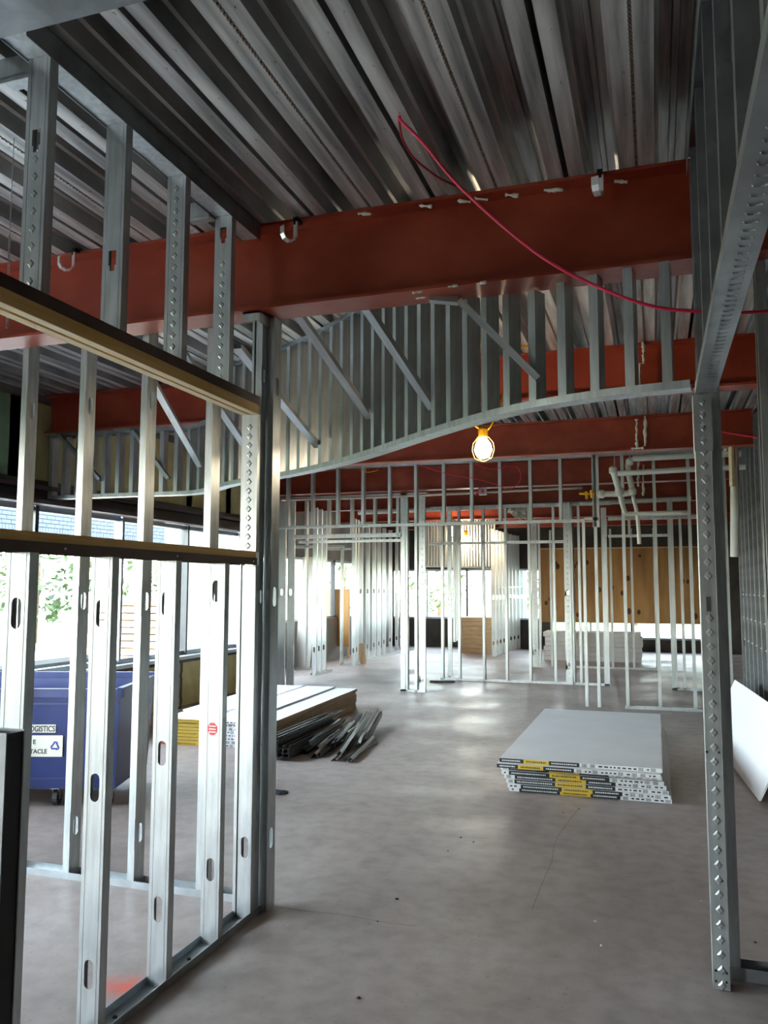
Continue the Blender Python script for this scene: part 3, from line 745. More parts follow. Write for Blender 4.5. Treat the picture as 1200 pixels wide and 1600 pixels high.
Hw = thing('stud_wall', 'dense receding wall of green-lit studs in front of the far window', 'wall frame', (-3.6, 18.9, 0))
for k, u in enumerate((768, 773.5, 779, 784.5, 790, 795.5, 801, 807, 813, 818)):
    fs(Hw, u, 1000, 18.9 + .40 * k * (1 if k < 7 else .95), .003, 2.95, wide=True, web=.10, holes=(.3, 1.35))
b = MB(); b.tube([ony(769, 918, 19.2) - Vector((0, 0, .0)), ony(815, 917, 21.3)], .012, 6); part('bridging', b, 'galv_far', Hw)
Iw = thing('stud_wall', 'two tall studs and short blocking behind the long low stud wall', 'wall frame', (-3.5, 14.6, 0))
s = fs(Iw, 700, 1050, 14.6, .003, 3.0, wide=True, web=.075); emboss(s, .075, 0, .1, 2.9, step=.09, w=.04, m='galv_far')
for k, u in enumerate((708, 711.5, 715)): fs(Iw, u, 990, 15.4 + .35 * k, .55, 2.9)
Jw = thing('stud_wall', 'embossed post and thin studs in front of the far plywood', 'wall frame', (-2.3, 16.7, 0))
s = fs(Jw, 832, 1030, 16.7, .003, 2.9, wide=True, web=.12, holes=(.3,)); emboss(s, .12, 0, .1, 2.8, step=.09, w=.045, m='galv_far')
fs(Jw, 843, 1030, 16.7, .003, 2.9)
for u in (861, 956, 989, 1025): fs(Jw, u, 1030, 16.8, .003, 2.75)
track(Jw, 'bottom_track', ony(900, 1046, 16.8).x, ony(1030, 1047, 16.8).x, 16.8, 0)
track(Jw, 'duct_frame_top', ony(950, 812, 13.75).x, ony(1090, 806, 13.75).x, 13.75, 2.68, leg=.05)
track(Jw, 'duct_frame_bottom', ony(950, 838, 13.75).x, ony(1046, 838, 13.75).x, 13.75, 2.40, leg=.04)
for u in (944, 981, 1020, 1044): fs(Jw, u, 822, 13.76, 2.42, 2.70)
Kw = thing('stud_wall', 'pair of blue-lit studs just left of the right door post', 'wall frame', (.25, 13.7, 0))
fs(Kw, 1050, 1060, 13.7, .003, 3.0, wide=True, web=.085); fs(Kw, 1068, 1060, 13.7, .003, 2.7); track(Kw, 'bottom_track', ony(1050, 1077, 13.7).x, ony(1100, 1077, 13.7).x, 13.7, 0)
# wall along the depth, right of the door post
Lw = thing('stud_wall', 'dark receding stud wall behind the leaning drywall sheet', 'wall frame', (.95, 9.0, 0))
y = 4.6
while y < 11.3:
    stud(Lw, 1.0, y, .003, 3.40, '-Y', m='galv_dark', web=.09, holes=(1.5, .9)); y += .41  # darker copy of the stud steel puts this wall's shade into its colour
trackY(Lw, 'bottom_track', 4.4, 11.3, 1.0, 0, m='track_steel'); trackY(Lw, 'top_track', 4.4, 11.3, 1.0, 3.436, leg=.06, up=False, m='galv_dark')
b = MB()
for z in (1.22, 1.5, .95): b.tube([(1.035, 4.7, z), (1.035, 11.2, z)], .009, 6)
part('bridging', b, 'galv', Lw)
# far curved bulkhead
Mw = thing('curved_soffit_frame', 'small far curved soffit frame above the back window', 'soffit frame', (-5.0, 19.6, 2.05))
N_ = 26; mp_ = []
for i in range(N_):
    u = 660 + (772 - 660) * i / (N_ - 1); Y = 18.2 + 1.6 * (i / (N_ - 1)) ** 1.5; p = ony(u, 890, Y); mp_.append((p.x, p.y))
    stud(Mw, p.x + .03, p.y, 2.06, 3.436, '+X', m='galv_far', web=.08)
poly_track('bottom_track', Mw, mp_, .09, .034, 2.05, True, 'galv_far')

# far plywood infill sheets with knots
for k, (u0, u1, lab) in enumerate(((842, 886, 'leftmost plywood sheet closing the far window, beside the embossed post'), (892, 946, 'second plywood sheet from the left over the far window'), (949, 1022, 'widest knotty plywood sheet over the far window'), (1024, 1122, 'rightmost plywood sheet over the far window, behind the door post'))):
    a, c = ony(u0, 900, 21.57).x, ony(u1, 900, 21.57).x
    t = thing('plywood_sheet', lab, 'plywood', ((a + c) / 2, 21.57, .7), 'plywood sheets over the far window')
    b = MB(); b.box(a + .006, c - .006, 21.572, 21.597, .70, 2.58); part('sheet', b, 'plywood', t)
    for i in range(6):
        kx, kz, r = rr.uniform(a + .1, c - .1), rr.uniform(.85, 2.4), rr.uniform(.035, .06)
        b = MB(); b.prism([(kx + r * math.cos(q), kz + 1.4 * r * math.sin(q)) for q in [i * math.pi / 4 for i in range(8)]], 21.5705, 21.572); part('knot', b, 'knot', t)
    b = MB(); b.box(a, c, 21.56, 21.597, 2.58, 2.61); part('batten', b, 'scrap_wood', t)

# ================================================================== LAMPS
def lamp(p, label, r=.052, power=45, cords=None, n=8):
    t = thing('work_light', label, 'lamp', p, 'caged work lights')
    p = Vector(p); b = MB()
    b.lathe([(r * .25, -r * 1.0), (r * .7, -r * .8), (r, -r * .1), (r * .85, r * .55), (r * .45, r * 1.1), (r * .35, r * 1.3)], p, 16); part('bulb', b, 'bulb', t, True)
    b = MB(); b.lathe([(r * .4, r * 1.25), (r * .5, r * 1.35), (r * .5, r * 2.2), (r * .3, r * 2.5)], p, 10); part('socket', b, 'yellow_cord', t)
    b = MB(); R = r * 1.18
    for k in range(6):
        a = k * math.pi / 3; b.tube([p + Vector((R * f_ * math.cos(a), R * f_ * math.sin(a), z * r)) for f_, z in ((.45, 1.4), (.95, .7), (1.05, -.1), (.8, -1.0), (.1, -1.35))], r * .03, 5)
    part('cage', b, 'yellow_cord', t)
    ld = bpy.data.lights.new('work_light_glow', 'POINT'); ld.energy = power; ld.color = (1, .72, .40); ld.shadow_soft_size = r * 1.15
    lo = bpy.data.objects.new('work_light_glow', ld); COL.objects.link(lo); lo.parent = t
    return t
LP = ony(755, 702, 5.6)
lamp(LP, 'bright caged work light hanging below the curved soffit frame', .064, 4)
c1 = ony(706, 831, 17.0); lamp(c1, 'left of the two small glowing work lights far back', .085, 14)
c2 = ony(728, 846, 18.6); lamp(c2, 'right and lower of the two small glowing work lights far back', .10, 14)
b = MB(); b.tube(spline([LP + Vector((0, 0, .12)), LP + Vector((.06, .03, .19)), ony(797, 590, 5.75), ony(805, 545, 5.8), ony(830, 540, 5.9), Vector((-.75, 5.95, DECK))], 8), .0075, 6)
b.tube(spline([LP + Vector((0, 0, .13)), LP + Vector((-.07, .0, .19)), ony(748, 645, 5.6), ony(752, 600, 5.65), ony(760, 560, 5.7), Vector((-1.2, 5.8, DECK))], 8), .0075, 6)
tag(link('extension_cord', b.mesh('cord', 'yellow_cord')), 'yellow cord looping up from the bright work light into the deck', 'cord')
for c, la in ((c1, 'thin yellow cord above the left far work light'), (c2, 'thin yellow cord above the right far work light')):
    b = MB(); b.tube([c + Vector((0, 0, .2)), c + Vector((.02, 0, .5)), Vector((c.x, c.y, DECK))], .008, 5); tag(link('extension_cord', b.mesh('cord', 'yellow_cord')), la, 'cord')

# ================================================================== CABLES, HOOKS, CHAIN
d0 = onz(625, 182, DECK)
cp = [d0 + Vector((0, 0, .01)), d0 + Vector((.005, 0, -.02))] + [ony(u, v, Y) for u, v, Y in ((660, 222, 2.98), (715, 288, 3.02), (800, 365, 3.07), (870, 416, 3.10), (960, 459, 3.13), (1030, 481, 3.16), (1096, 487, 3.20))] + [Vector((.23, 3.24, ony(1096, 487, 3.2).z - .005)), ony(1160, 489, 3.30), ony(1200, 486, 3.35), ony(1260, 478, 3.4)]
b = MB(); b.tube(spline(cp, 8), .0065, 8); tag(link('cable', b.mesh('cable', 'pink_cable', True)), 'bright pink cable swooping from the deck to the right door frame', 'cable')
b = MB(); b.tube(spline([d0 + Vector((-.006, .0, .005)), onz(628, 215, 3.40), onz(645, 245, 3.39), onz(668, 265, 3.40), onz(690, 280, 3.42), onz(714, 291, 3.435)], 8), .005, 6); tag(link('cable', b.mesh('cable', 'red_cable', True)), 'thin dark red cable hugging the deck above the near beam', 'cable')
def hook(u, v, label, rz, s=1.15):
    p = ony(u, v, 3.615); t = thing('j_hook', label, 'hook', p, 'cable hooks clipped to the near beam')
    b = MB(); b.box(p.x - .012, p.x + .012, p.y - .012, p.y + .05, p.z - .012, p.z + .006); b.box(p.x - .008, p.x + .008, p.y - .016, p.y - .008, p.z - .035, p.z); part('clip', b, 'black_paint', t)
    pr = [(0, -.02), (.0, -.085), (-.012, -.105), (-.032, -.112), (-.052, -.104), (-.062, -.088), (-.062, -.055)]
    b = MB(); w = .016; th = .005; c, sn = math.cos(rz), math.sin(rz); n = len(pr)
    for k in range(n):
        a = pr[max(k - 1, 0)]; e = pr[min(k + 1, n - 1)]; dx, dz = e[0] - a[0], e[1] - a[1]; L = math.hypot(dx, dz); nx, nz = -dz / L * th, dx / L * th
        for (ox, oz, oy) in ((0, 0, -w), (nx, nz, -w), (nx, nz, w), (0, 0, w)):
            lx = (pr[k][0] + ox) * s; ly = oy; b.v.append((p.x + lx * c - ly * sn, p.y - .014 + lx * sn + ly * c, p.z + (pr[k][1] + oz) * s))
    for k in range(n - 1):
        for j in range(4): jj = (j + 1) % 4; b.f.append((k * 4 + j, k * 4 + jj, k * 4 + 4 + jj, k * 4 + 4 + j)); b.m.append(0)
    b.f.append((0, 1, 2, 3)); b.f.append(tuple((n - 1) * 4 + j for j in (3, 2, 1, 0))); b.m += [0, 0]
    part('hook_strap', b, 'chrome', t, False)
hook(117, 390, 'silver cable hook at the left end of the near red beam', 1.0)
hook(463, 342, 'middle silver cable hook on the near red beam', 1.0)
hook(937, 268, 'right silver cable hook on the near red beam, seen edge-on', 1.35)
ch = thing('chain', 'thin silver chain hanging at the far left beside the upper studs', 'chain', ony(15, 372, 2.6))
b = MB(); p0, p1 = ony(15, 372, 2.6), ony(11, 508, 2.6)
for k in range(26):
    c = p0.lerp(p1, k / 25); a = Vector((.006, 0, 0)) if k % 2 else Vector((0, .006, 0))
    b.tube([c + a * math.cos(t) + Vector((0, 0, .013 * math.sin(t))) for t in [i * math.pi / 4 for i in range(9)]], .0016, 4, caps=False)
part('links', b, 'zinc', ch)
b = MB(); b.tube([p0, Vector((p0.x, p0.y, DECK))], .002, 5); part('hanger_wire', b, 'zinc', ch)
# wires and boxes around the far beams
def cable(pts, r, m, label, cat='cable', name='cable'):
    b = MB(); b.tube(spline(pts, 6), r, 6); return tag(link(name, b.mesh(name, m, True)), label, cat)
cable([ony(u, v, 5.9) for u, v in ((720, 470), (724, 520), (716, 555), (735, 580), (722, 600), (716, 575), (712, 610), (696, 622))], .006, 'pink_cable', 'tangled pink wire hanging behind the curved soffit studs')
cable([ony(u, v, 11.494) for u, v in ((652, 726), (680, 735), (705, 742), (740, 748), (775, 757), (795, 765), (812, 752), (812, 736), (800, 728), (770, 733), (745, 726))], .006, 'pink_cable', 'thin pink wire looping across the fourth beam')
cable([ony(u, v, 9.0) for u, v in ((1090, 655), (1120, 672), (1160, 680), (1205, 686))], .008, 'pink_cable', 'thin pink wire beside the right door post near the third beam')
cable([ony(u, v, 11.494) for u, v in ((560, 733), (575, 738), (592, 734))], .006, 'yellow_cord', 'short yellow wire loop under the bulkhead top track')
cable([ony(u, v, 11.8) for u, v in ((440, 781), (560, 778), (680, 773), (800, 767), (910, 762))], .022, 'conduit', 'pale conduit strapped along the bottom of the fourth beam', 'conduit', 'conduit')
cable([ony(u, v, 14.4) for u, v in ((560, 801), (680, 796), (800, 791), (920, 786), (1080, 779))], .045, 'pvc', 'long pale pipe running under the fifth beam', 'pipe', 'pipe')
jb = thing('junction_box', 'small grey junction box on the conduit below the bright lamp', 'junction box', ony(755, 768, 11.77), None)
p = ony(755, 768, 11.785); b = MB(); b.box(p.x - .055, p.x + .055, p.y - .06, p.y, p.z - .055, p.z + .055); part('box', b, 'zinc', jb)
b = MB(); b.tube([p + Vector((-.05, -.06, -.02)), p + Vector((-.10, -.08, -.06)), p + Vector((-.03, -.08, .05))], .01, 5); b.box(p.x - .02, p.x + .03, p.y - .064, p.y - .06, p.z - .03, p.z + .03); part('wire_stub', b, 'pink_cable', jb)
cl = thing('wrapped_coupling', 'lumpy white wrapped pipe coupling above the long low stud wall', 'pipe fitting', ony(805, 800, 14.35))
b = MB()
for u, v, r in ((800, 798, .06), (806, 803, .075), (813, 806, .07), (819, 802, .06), (818, 793, .05), (822, 807, .05)): b.lathe([(r * .2, -r), (r, -r * .2), (r * .8, r * .6), (r * .1, r)], ony(u, v, 14.35), 7)
part('wrap', b, 'fireproof', cl)
b = MB(); b.tube([ony(790, 799, 14.35), ony(830, 797, 14.35)], .03, 8); part('pipe', b, 'pvc', cl)

# white plastic pipes
YP = 10.4
pp = thing('pipe_run', 'white plastic drain pipes with elbows in front of the right stud wall', 'pipes', ony(980, 740, YP))
def pipe(pts, r=.037, name='pipe'):
    b = MB(); b.tube(pts, r, 10); return part(name, b, 'pvc', pp, True)
q = lambda u, v, y=YP: ony(u, v, y)
pipe(spline([q(1230, 706), q(1100, 711), q(1000, 716), q(988, 717), q(982, 724), q(982, 736), q(983, 745)], 6))
pipe(spline([q(983, 742), q(986, 757), q(987, 766), q(980, 771), q(940, 772)], 6))
pipe(spline([q(1230, 727, YP - .12), q(1090, 733, YP - .12), q(965, 740, YP - .12)], 4), .033)
pipe(spline([q(958, 732, YP - .12), q(961, 745, YP - .12), q(966, 762, YP - .06), q(968, 770, YP - .03)], 5), .040)
pipe(spline([q(968, 772), q(973, 790), q(978, 802), q(985, 803), q(1075, 801)], 5), .03)
pipe(spline([q(989, 775), q(995, 800), q(998, 830), q(999, 850)], 5), .025)
for u, v, y, r in ((958, 735, YP - .12, .05), (984, 722, YP, .048), (968, 768, YP - .03, .055), (988, 768, YP, .05), (940, 772, YP, .05)):
    c = q(u, v, y); b = MB(); b.lathe([(r * .5, -r), (r, -r * .6), (r, r * .6), (r * .5, r)], c, 12); part('elbow', b, 'pvc', pp, True)
b = MB(); c = q(915, 772); b.tube([q(905, 771), q(930, 772)], .015, 8); b.tube([q(916, 768), q(917, 780)], .02, 6); b.tube([q(924, 766), q(925, 778)], .022, 6); part('valve', b, 'yellow_cord', pp)['label'] = 'brass valve'
for u, v0, v1 in ((960, 706, 732), (984, 704, 718)):
    b = MB(); b.tube([q(u, v0, YP - .05), q(u, v1, YP - .05)], .006, 5); part('hanger_rod', b, 'zinc', pp)
cable([q(u, v, 9.3) for u, v in ((1133, 705), (1140, 688), (1150, 681), (1175, 677), (1200, 675))], .022, 'conduit', 'bent metal conduit at the right picture edge under the third beam', 'conduit', 'conduit')
pb = thing('pipe_run', 'vertical white pipe with yellow tag right of the door post', 'pipes', q(1150, 760, 9.3))
b = MB(); b.tube([q(1148, 695, 9.3), q(1148, 870, 9.3)], .045, 10); part('pipe', b, 'pvc', pb, True)
b = MB(); b.tube([q(1142, 690, 9.25), q(1144, 760, 9.25)], .03, 6); part('tag', b, 'lvl_edge', pb)

# ================================================================== DRYWALL STACKS
def bundle(t_parent_label, x0, x1, y0, y1, z0, th, rz, piv, ends, group, name='drywall_bundle', flip=False, rough=0):
    """two sheets taped face to face at the ends"""
    t = thing(name, t_parent_label, 'drywall', (piv[0], piv[1], z0), group); t.rotation_euler = (0, 0, rz)
    def lp(nm, b, m):
        o = bpy.data.objects.new(nm, b.mesh(nm, m)); COL.objects.link(o); o.parent = t; return o
    for k in range(2):
        a = z0 * 0 + k * th / 2; b = MB()
        b.cur = 0; b.box(x0, x1, y0, y1, a + .0004, a + th / 2 - .0004)
        me_o = lp('sheet', b, ['drywall_paper', 'drywall_tan', 'gypsum'])
        for p in me_o.data.polygons:
            if abs(p.normal.x) > .9: p.material_index = 1
            elif abs(p.normal.y) > .9: p.material_index = 2
    w = x1 - x0; cur = 0
    for f0, f1, m in ends:
        b = MB(); b.box(x0 + w * f0, x0 + w * f1, y0 - .0015, y0, .001, th - .001); b.box(x0 + w * f0, x0 + w * f1, y0, y0 + .02, th - .0004, th + .0002) if 0 else None
        o = lp('end_tape', b, m)
        pr = MB(); x = x0 + w * f0 + .02
        inkm = {'tape_black': 'tape_white', 'tape_yellow': 'ink', 'tape_white': 'ink', 'tape_red': 'tape_white'}[m]
        while x < x0 + w * f1 - .03:
            if m == 'tape_white' and rr.random() < .35:
                for i in range(6): pr.box(x + i * .006, x + i * .006 + .003, y0 - .0022, y0 - .0015, th * .12, th * .88)
                x += .06
            else:
                L = rr.uniform(.006, .014) if m != 'tape_white' else rr.uniform(.012, .03)
                hgt = .30 if m == 'tape_black' else .34
                pr.box(x, min(x + L, x0 + w * f1 - .02), y0 - .0022, y0 - .0015, th * (.5 - hgt / 2), th * (.5 + hgt / 2)); x += L + (.004 if m != 'tape_white' else .014)
        if pr.v: q = bpy.data.objects.new('print', pr.mesh('print', inkm)); COL.objects.link(q); q.parent = o; q['kind'] = 'stuff'
    return t
ord8 = ['bottom', 'second from the floor', 'third from the floor', 'fourth from the floor', 'fifth from the floor', 'sixth from the floor', 'jutting second from the top', 'topmost']
base = [(.0, .07, 'tape_white'), (.07, .33, 'tape_black'), (.33, .52, 'tape_yellow'), (.52, .70, 'tape_black'), (.70, 1.0, 'tape_white')]
topE = [(0, .155, 'tape_black'), (.155, .315, 'tape_yellow'), (.315, .505, 'tape_black'), (.505, 1.0, 'tape_white')]
zc = 0
for k in range(8):
    th = .0315
    if k < 6:
        dx = .045 - .012 * k + rr.uniform(-.006, .006); sh = .02 * (k % 2) - .008 * k + rr.uniform(-.01, .01)
        e = [(max(0, min(1, a + (sh if a > 0 else 0))), max(0, min(1, c + (sh if c < 1 else 0))), m) for a, c, m in base]
        y0 = rr.uniform(-.02, .02)
        bundle('%s drywall bundle with black and yellow end tape in the right stack' % ord8[k], -.60, .60, y0, 2.75 + y0, 0, th, rr.uniform(-.004, .004), (-.575 + dx, 6.52), e, 'bundles of the right drywall stack').location.z = zc + .001
    else:
        sh = -.02 if k == 6 else 0
        e = [(max(0, a + sh), min(1, c + (sh if c < 1 else 0)), m) for a, c, m in topE]
        bundle('%s drywall bundle, black and yellow end tape, right stack' % ord8[k], -.60, .60, -.05 if k == 6 else 0, 2.76, 0, th, 0, (-.59 - .012 * (k == 6), 6.47), e, 'bundles of the right drywall stack').location.z = zc + .003
    zc += th + .0012
e2 = [(0, .10, 'tape_red'), (.10, .36, 'tape_yellow'), (.36, .52, 'tape_red'), (.52, 1, 'tape_white')]
zc = 0
for k in range(8):
    th = .0315; sh = rr.uniform(-.03, .03) + .03 * (k % 3 - 1)
    e = [(max(0, a + (sh if a > 0 else 0)), min(1, c + (sh if c < 1 else 0)), m) for a, c, m in e2]
    lab = ord8[k] if k != 6 else 'second from the top'
    bundle('%s drywall bundle with red and yellow end tape in the left stack' % lab, -.60, .60, 0, 2.85 - (.05 if k < 7 else 0), 0, th, math.radians(2.95) + rr.uniform(-.003, .003), (-4.215 + rr.uniform(-.008, .008) + (.01 if k == 7 else 0), 7.38 + (-.02 if k == 7 else 0)), e, 'bundles of the left drywall stack').location.z = zc + .001
    zc += th + .0012
for x0, x1, la in ((-.60, -.10, 'left loose drywall strip lying on top of the left stack'), (-.06, .33, 'right loose drywall strip lying on top of the left stack')):
    b = MB(); b.box(x0, x1, .45, 2.8, 0, .0155); o = link('drywall_sheet', b.mesh('drywall_sheet', 'drywall_paper'), None, (-4.215, 7.38, zc + .002), (0, 0, math.radians(3.4))); tag(o, la, 'drywall', 'loose strips on the left stack')

# leaning sheet on the right
nb = onz(1186, 1252); fb = Vector((.505, 9.7, 0)); ft = ony(1148, 1062, 9.7)
sl2 = (ft - fb); nt_ = nb + sl2
b = MB(); th = Vector((.014, 0, -.006))
b.hexa([nb, nb + th * 1, fb + th * 1, fb, nt_, nt_ + th, ft + th, ft])
for i in range(len(b.v)): b.v[i] = (b.v[i][0], b.v[i][1], max(b.v[i][2], .001))
ls = tag(link('drywall_sheet', b.mesh('drywall_sheet', ['drywall_paper'])), 'white drywall sheet leaning low against studs at the right edge', 'drywall')

# ================================================================== DARK STUD OFFCUTS beside the left stack
G = 'dark steel offcuts piled beside the left stack'
def offcut(p0, p1, label, w=.05, leg=.032, roll=0):
    o = channel('steel_offcut', None, p0, p1, w, leg, roll, 'dark_steel', lip=.008); return tag(o, label, 'steel offcut', G)
k = 0
for row in range(5):                     # neat end-on stack at the left of the pile
    for c in range(4 - (row > 2) * 2):
        x = -3.42 + c * .058; z = .034 + row * .036
        offcut((x, 6.98 + rr.uniform(-.02, .02), z), (x - .03, 8.6 + rr.uniform(-.3, .2), z), 'dark steel stud offcut squared up at the left of the pile', .055, .033, 0)
for (u0, v0, u1, v1, h0, h1, la) in (
        (478, 1172, 545, 1123, .05, .12, 'dark offcut lying across the left middle of the pile'), (488, 1180, 552, 1132, .03, .08, 'dark offcut with a bent end in the middle of the pile'),
        (470, 1140, 512, 1120, .17, .19, 'brownish offcut with a punched hole on top of the pile'), (492, 1150, 535, 1127, .14, .17, 'wide grey offcut on top of the pile'),
        (520, 1186, 548, 1160, .02, .03, 'pale bright edged offcut at the front of the pile'), (532, 1180, 562, 1135, .04, .12, 'offcut with blue sheen in the right half of the pile'),
        (527, 1158, 552, 1130, .09, .15, 'light tan offcut standing on the right half of the pile'), (548, 1155, 575, 1112, .07, .17, 'long light offcut near the right end of the pile'),
        (555, 1150, 580, 1113, .08, .16, 'upper dark offcut near the right end of the pile'), (568, 1142, 588, 1110, .08, .16, 'bright grey offcut leaning at the right end of the pile'),
        (574, 1160, 597, 1115, .02, .12, 'thin tan offcut at the far right of the pile'), (533, 1188, 586, 1157, .012, .02, 'brown round-edged offcut on the floor in front of the pile'),
        (548, 1190, 583, 1154, .012, .02, 'frontmost offcut lying flat on the floor'), (500, 1182, 556, 1142, .015, .05, 'black offcut at the bottom front of the pile'),
        (510, 1166, 566, 1118, .06, .14, 'black offcut crossing the centre of the pile'), (462, 1168, 520, 1128, .04, .11, 'black offcut near the squared stack'),
        (484, 1162, 530, 1128, .10, .14, 'narrow grey offcut in the left upper pile'), (540, 1170, 570, 1126, .04, .12, 'dark tilted offcut right of centre in the pile')):
    p0, p1 = onz(u0, v0, h0), onz(u1, v1, h1)
    offcut(p0, p1, la, rr.uniform(.04, .06), rr.uniform(.025, .035), rr.uniform(0, 6.28))
    # second short piece under each, same direction, keeps the pile full
for i in range(14):
    u = 455 + i * 8.5; p0 = onz(u, 1168 - i * .8 + rr.uniform(-4, 6), .03 + rr.uniform(0, .04)); d = Vector((rr.uniform(-.12, .16) - .02 * i, 1, 0)).normalized()
    offcut(p0, p0 + d * rr.uniform(.5, .85) + Vector((0, 0, rr.uniform(.0, .03))), 'dark steel offcut buried in the middle of the pile', .05, .03, rr.uniform(0, 6.28))

# ================================================================== BLUE CART
RZ = math.radians(18.3)
bc = thing('waste_cart', 'blue plastic rolling waste cart behind the left stud walls', 'cart', (-4.13, 4.97, 0))
bc.rotation_euler = (0, 0, RZ)
def lpart(nm, b, m, smooth=False, par=None):
    o = bpy.data.objects.new(nm, b.mesh(nm, m, smooth)); COL.objects.link(o); o.parent = par or bc; return o
XR, XLc, DP = .455, -1.35, .88
b = MB(); t = .03
z0, z1 = .135, .83
def ring(x0, x1, y0, y1, z): return [(x0, y0, z), (x1, y0, z), (x1, y1, z), (x0, y1, z)]
o0, o1 = ring(XLc + .04, XR - .03, .04, DP - .04, z0), ring(XLc, XR, 0, DP, z1)
i1, i0 = ring(XLc + t, XR - t, t, DP - t, z1), ring(XLc + .04 + t, XR - .03 - t, .04 + t, DP - .04 - t, z0 + t)
for a, c in ((o0, o1), (i1, i0)):
    for k in range(4): j = (k + 1) % 4; b.quad(a[k], a[j], c[j], c[k])
for k in range(4): j = (k + 1) % 4; b.quad(o1[k], o1[j], i1[j], i1[k])
b.quad(*reversed(o0)); b.quad(*i0); lpart('tub', b, 'blue_plastic')
b = MB()
for bx in ((XLc - .03, XR + .03, -.03, .012, .79, .85), (XLc - .03, XR + .03, DP - .012, DP + .03, .79, .88), (XLc - .03, XLc + .012, -.03, DP + .03, .79, .86), (XR - .012, XR + .03, -.03, DP + .03, .79, .86)): b.box(*bx)
lpart('rim', b, 'blue_plastic')
b = MB(); b.box(XLc + .01, XR - .005, -.012, .01, .735, .75); b.box(XLc + .04, XR - .03, .025, .045, .20, .215); lpart('rib', b, 'blue_plastic')
for cx in (-.02, .36, -1.15):
    for cy in (.10, .76):
        w = lpart('caster', MB().box(cx - .03, cx + .03, cy - .035, cy + .035, .125, .14), 'zinc')
        b = MB(); b.prism([(cy + .02 + .055 * math.cos(a), .056 + .055 * math.sin(a)) for a in [i * math.pi / 8 for i in range(16)]], cx - .018, cx + .018, 'x'); lpart('wheel', b, 'rubber', False, w)
        b = MB()
        for sx in (-.024, .020): b.prism([(cy - .02, .125), (cy + .04, .125), (cy + .03, .045), (cy + .01, .045)], cx + sx, cx + sx + .004, 'x')
        lpart('fork', b, 'zinc', False, w)
def text_mesh(s, size, m):
    c = bpy.data.curves.new('text', 'FONT'); c.body = s; c.size = size; c.extrude = .0008; c.offset = size * .022; c.resolution_u = 3
    o = bpy.data.objects.new('tmp', c); COL.objects.link(o); dg = bpy.context.evaluated_depsgraph_get(); dg.update()
    me = bpy.data.meshes.new_from_object(o.evaluated_get(dg)); bpy.data.objects.remove(o); me.materials.clear(); me.materials.append(MATS[m]); return me
def wtext(s, x, y, z, size, m, par, right=True, sx=1.0):
    me = text_mesh(s, size, m); xs = [v.co.x for v in me.vertices]; wd = max(xs) * sx
    o = bpy.data.objects.new('lettering', me); COL.objects.link(o); o.parent = par; o.rotation_euler = (math.pi / 2 , 0, 0); o.scale = (sx, 1, 1)
    o.location = (x - wd if right else x, y, z); return o
b = MB(); b.box(-.27, -.005, .008, .0135, .535, .592); st_ = lpart('name_strip', b, 'sign_white')
wtext('LOGISTICS', -.010, .0065, .543, .058, 'ink', bc, True, .74)
b = MB(); b.box(-.40, .048, .010, .0155, .365, .515); sg = lpart('sign', b, 'sign_white'); sg['label'] = 'white recycling sign'
wtext('E', -.145, .0085, .455, .044, 'ink', bc); wtext('RECEPTACLE', -.062, .0085, .388, .044, 'ink', bc, True, .95)
# three chasing arrows
b = MB(); cx, cz, R = -.005, .440, .030
for k in range(3):
    a0 = math.pi / 2 + k * 2 * math.pi / 3
    rot = lambda p: (cx + (p[0] * math.cos(a0 - math.pi / 2) - p[1] * math.sin(a0 - math.pi / 2)), .0085, cz + (p[0] * math.sin(a0 - math.pi / 2) + p[1] * math.cos(a0 - math.pi / 2)))
    P_ = [(-.022, .010), (-.008, .034), (.010, .034), (.016, .024), (.021, .027), (.017, .008), (.001, .015), (.006, .018), (.001, .026), (-.011, .004)]
    b.quad(*[rot(p) for p in P_])
lpart('recycling_symbol', b, 'sign_blue')

# ================================================================== SMALL THINGS ON THE FLOOR
b = MB(); c = onz(437, 1239)
for k in range(7): 
    r = .05; pr = [(r * rr.uniform(.7, 1), 0), (r * .8, .012), (r * .3, .02)]; b.lathe(pr, (c.x + rr.uniform(-.05, .05), c.y + rr.uniform(-.03, .03), .001), 9)
tag(link('rag', b.mesh('rag', 'cloth')), 'small dark rag on the floor beside the left corner post', 'rag')
c = onz(568, 1037); b = MB(); b.box(-.07, .07, -.012, .012, 0, .42); tag(link('wood_offcut', b.mesh('wood_offcut', 'scrap_wood'), None, (c.x, c.y, .002), (0, math.radians(-9), 0)), 'small orange wood offcut leaning against the receding pale studs', 'wood scrap')
c = onz(690, 1066); b = MB(); b.box(-.2, .2, -.03, .03, 0, .035); b.box(-.14, .22, -.06, -.03, 0, .03); tag(link('scrap_track', b.mesh('scrap_track', 'dark_steel'), None, (c.x, c.y, .001), (0, 0, .35)), 'short dark track scrap at the left end of the long low wall', 'scrap')
pts_ = [(450, 1446), (590, 1440), (620, 1405), (930, 1440), (880, 1270), (905, 1264), (1095, 1408), (1180, 1473), (560, 1560), (940, 1478), (720, 1309), (700, 1330), (640, 1150), (600, 1165), (740, 1316)]
for i, (u, v) in enumerate(pts_):
    c = onz(u, v); b = MB(); r = rr.uniform(.005, .010); b.lathe([(r, 0), (r * .9, r * .4), (r * .3, r * .7)], (0, 0, 0), 5)
    tag(link('floor_crumb', b.mesh('floor_crumb', 'dirt' if i % 3 else 'gypsum'), None, (c.x, c.y, .0005), (0, 0, rr.uniform(0, 3))), 'tiny crumb of debris on the concrete floor', 'debris', 'crumbs scattered on the floor')
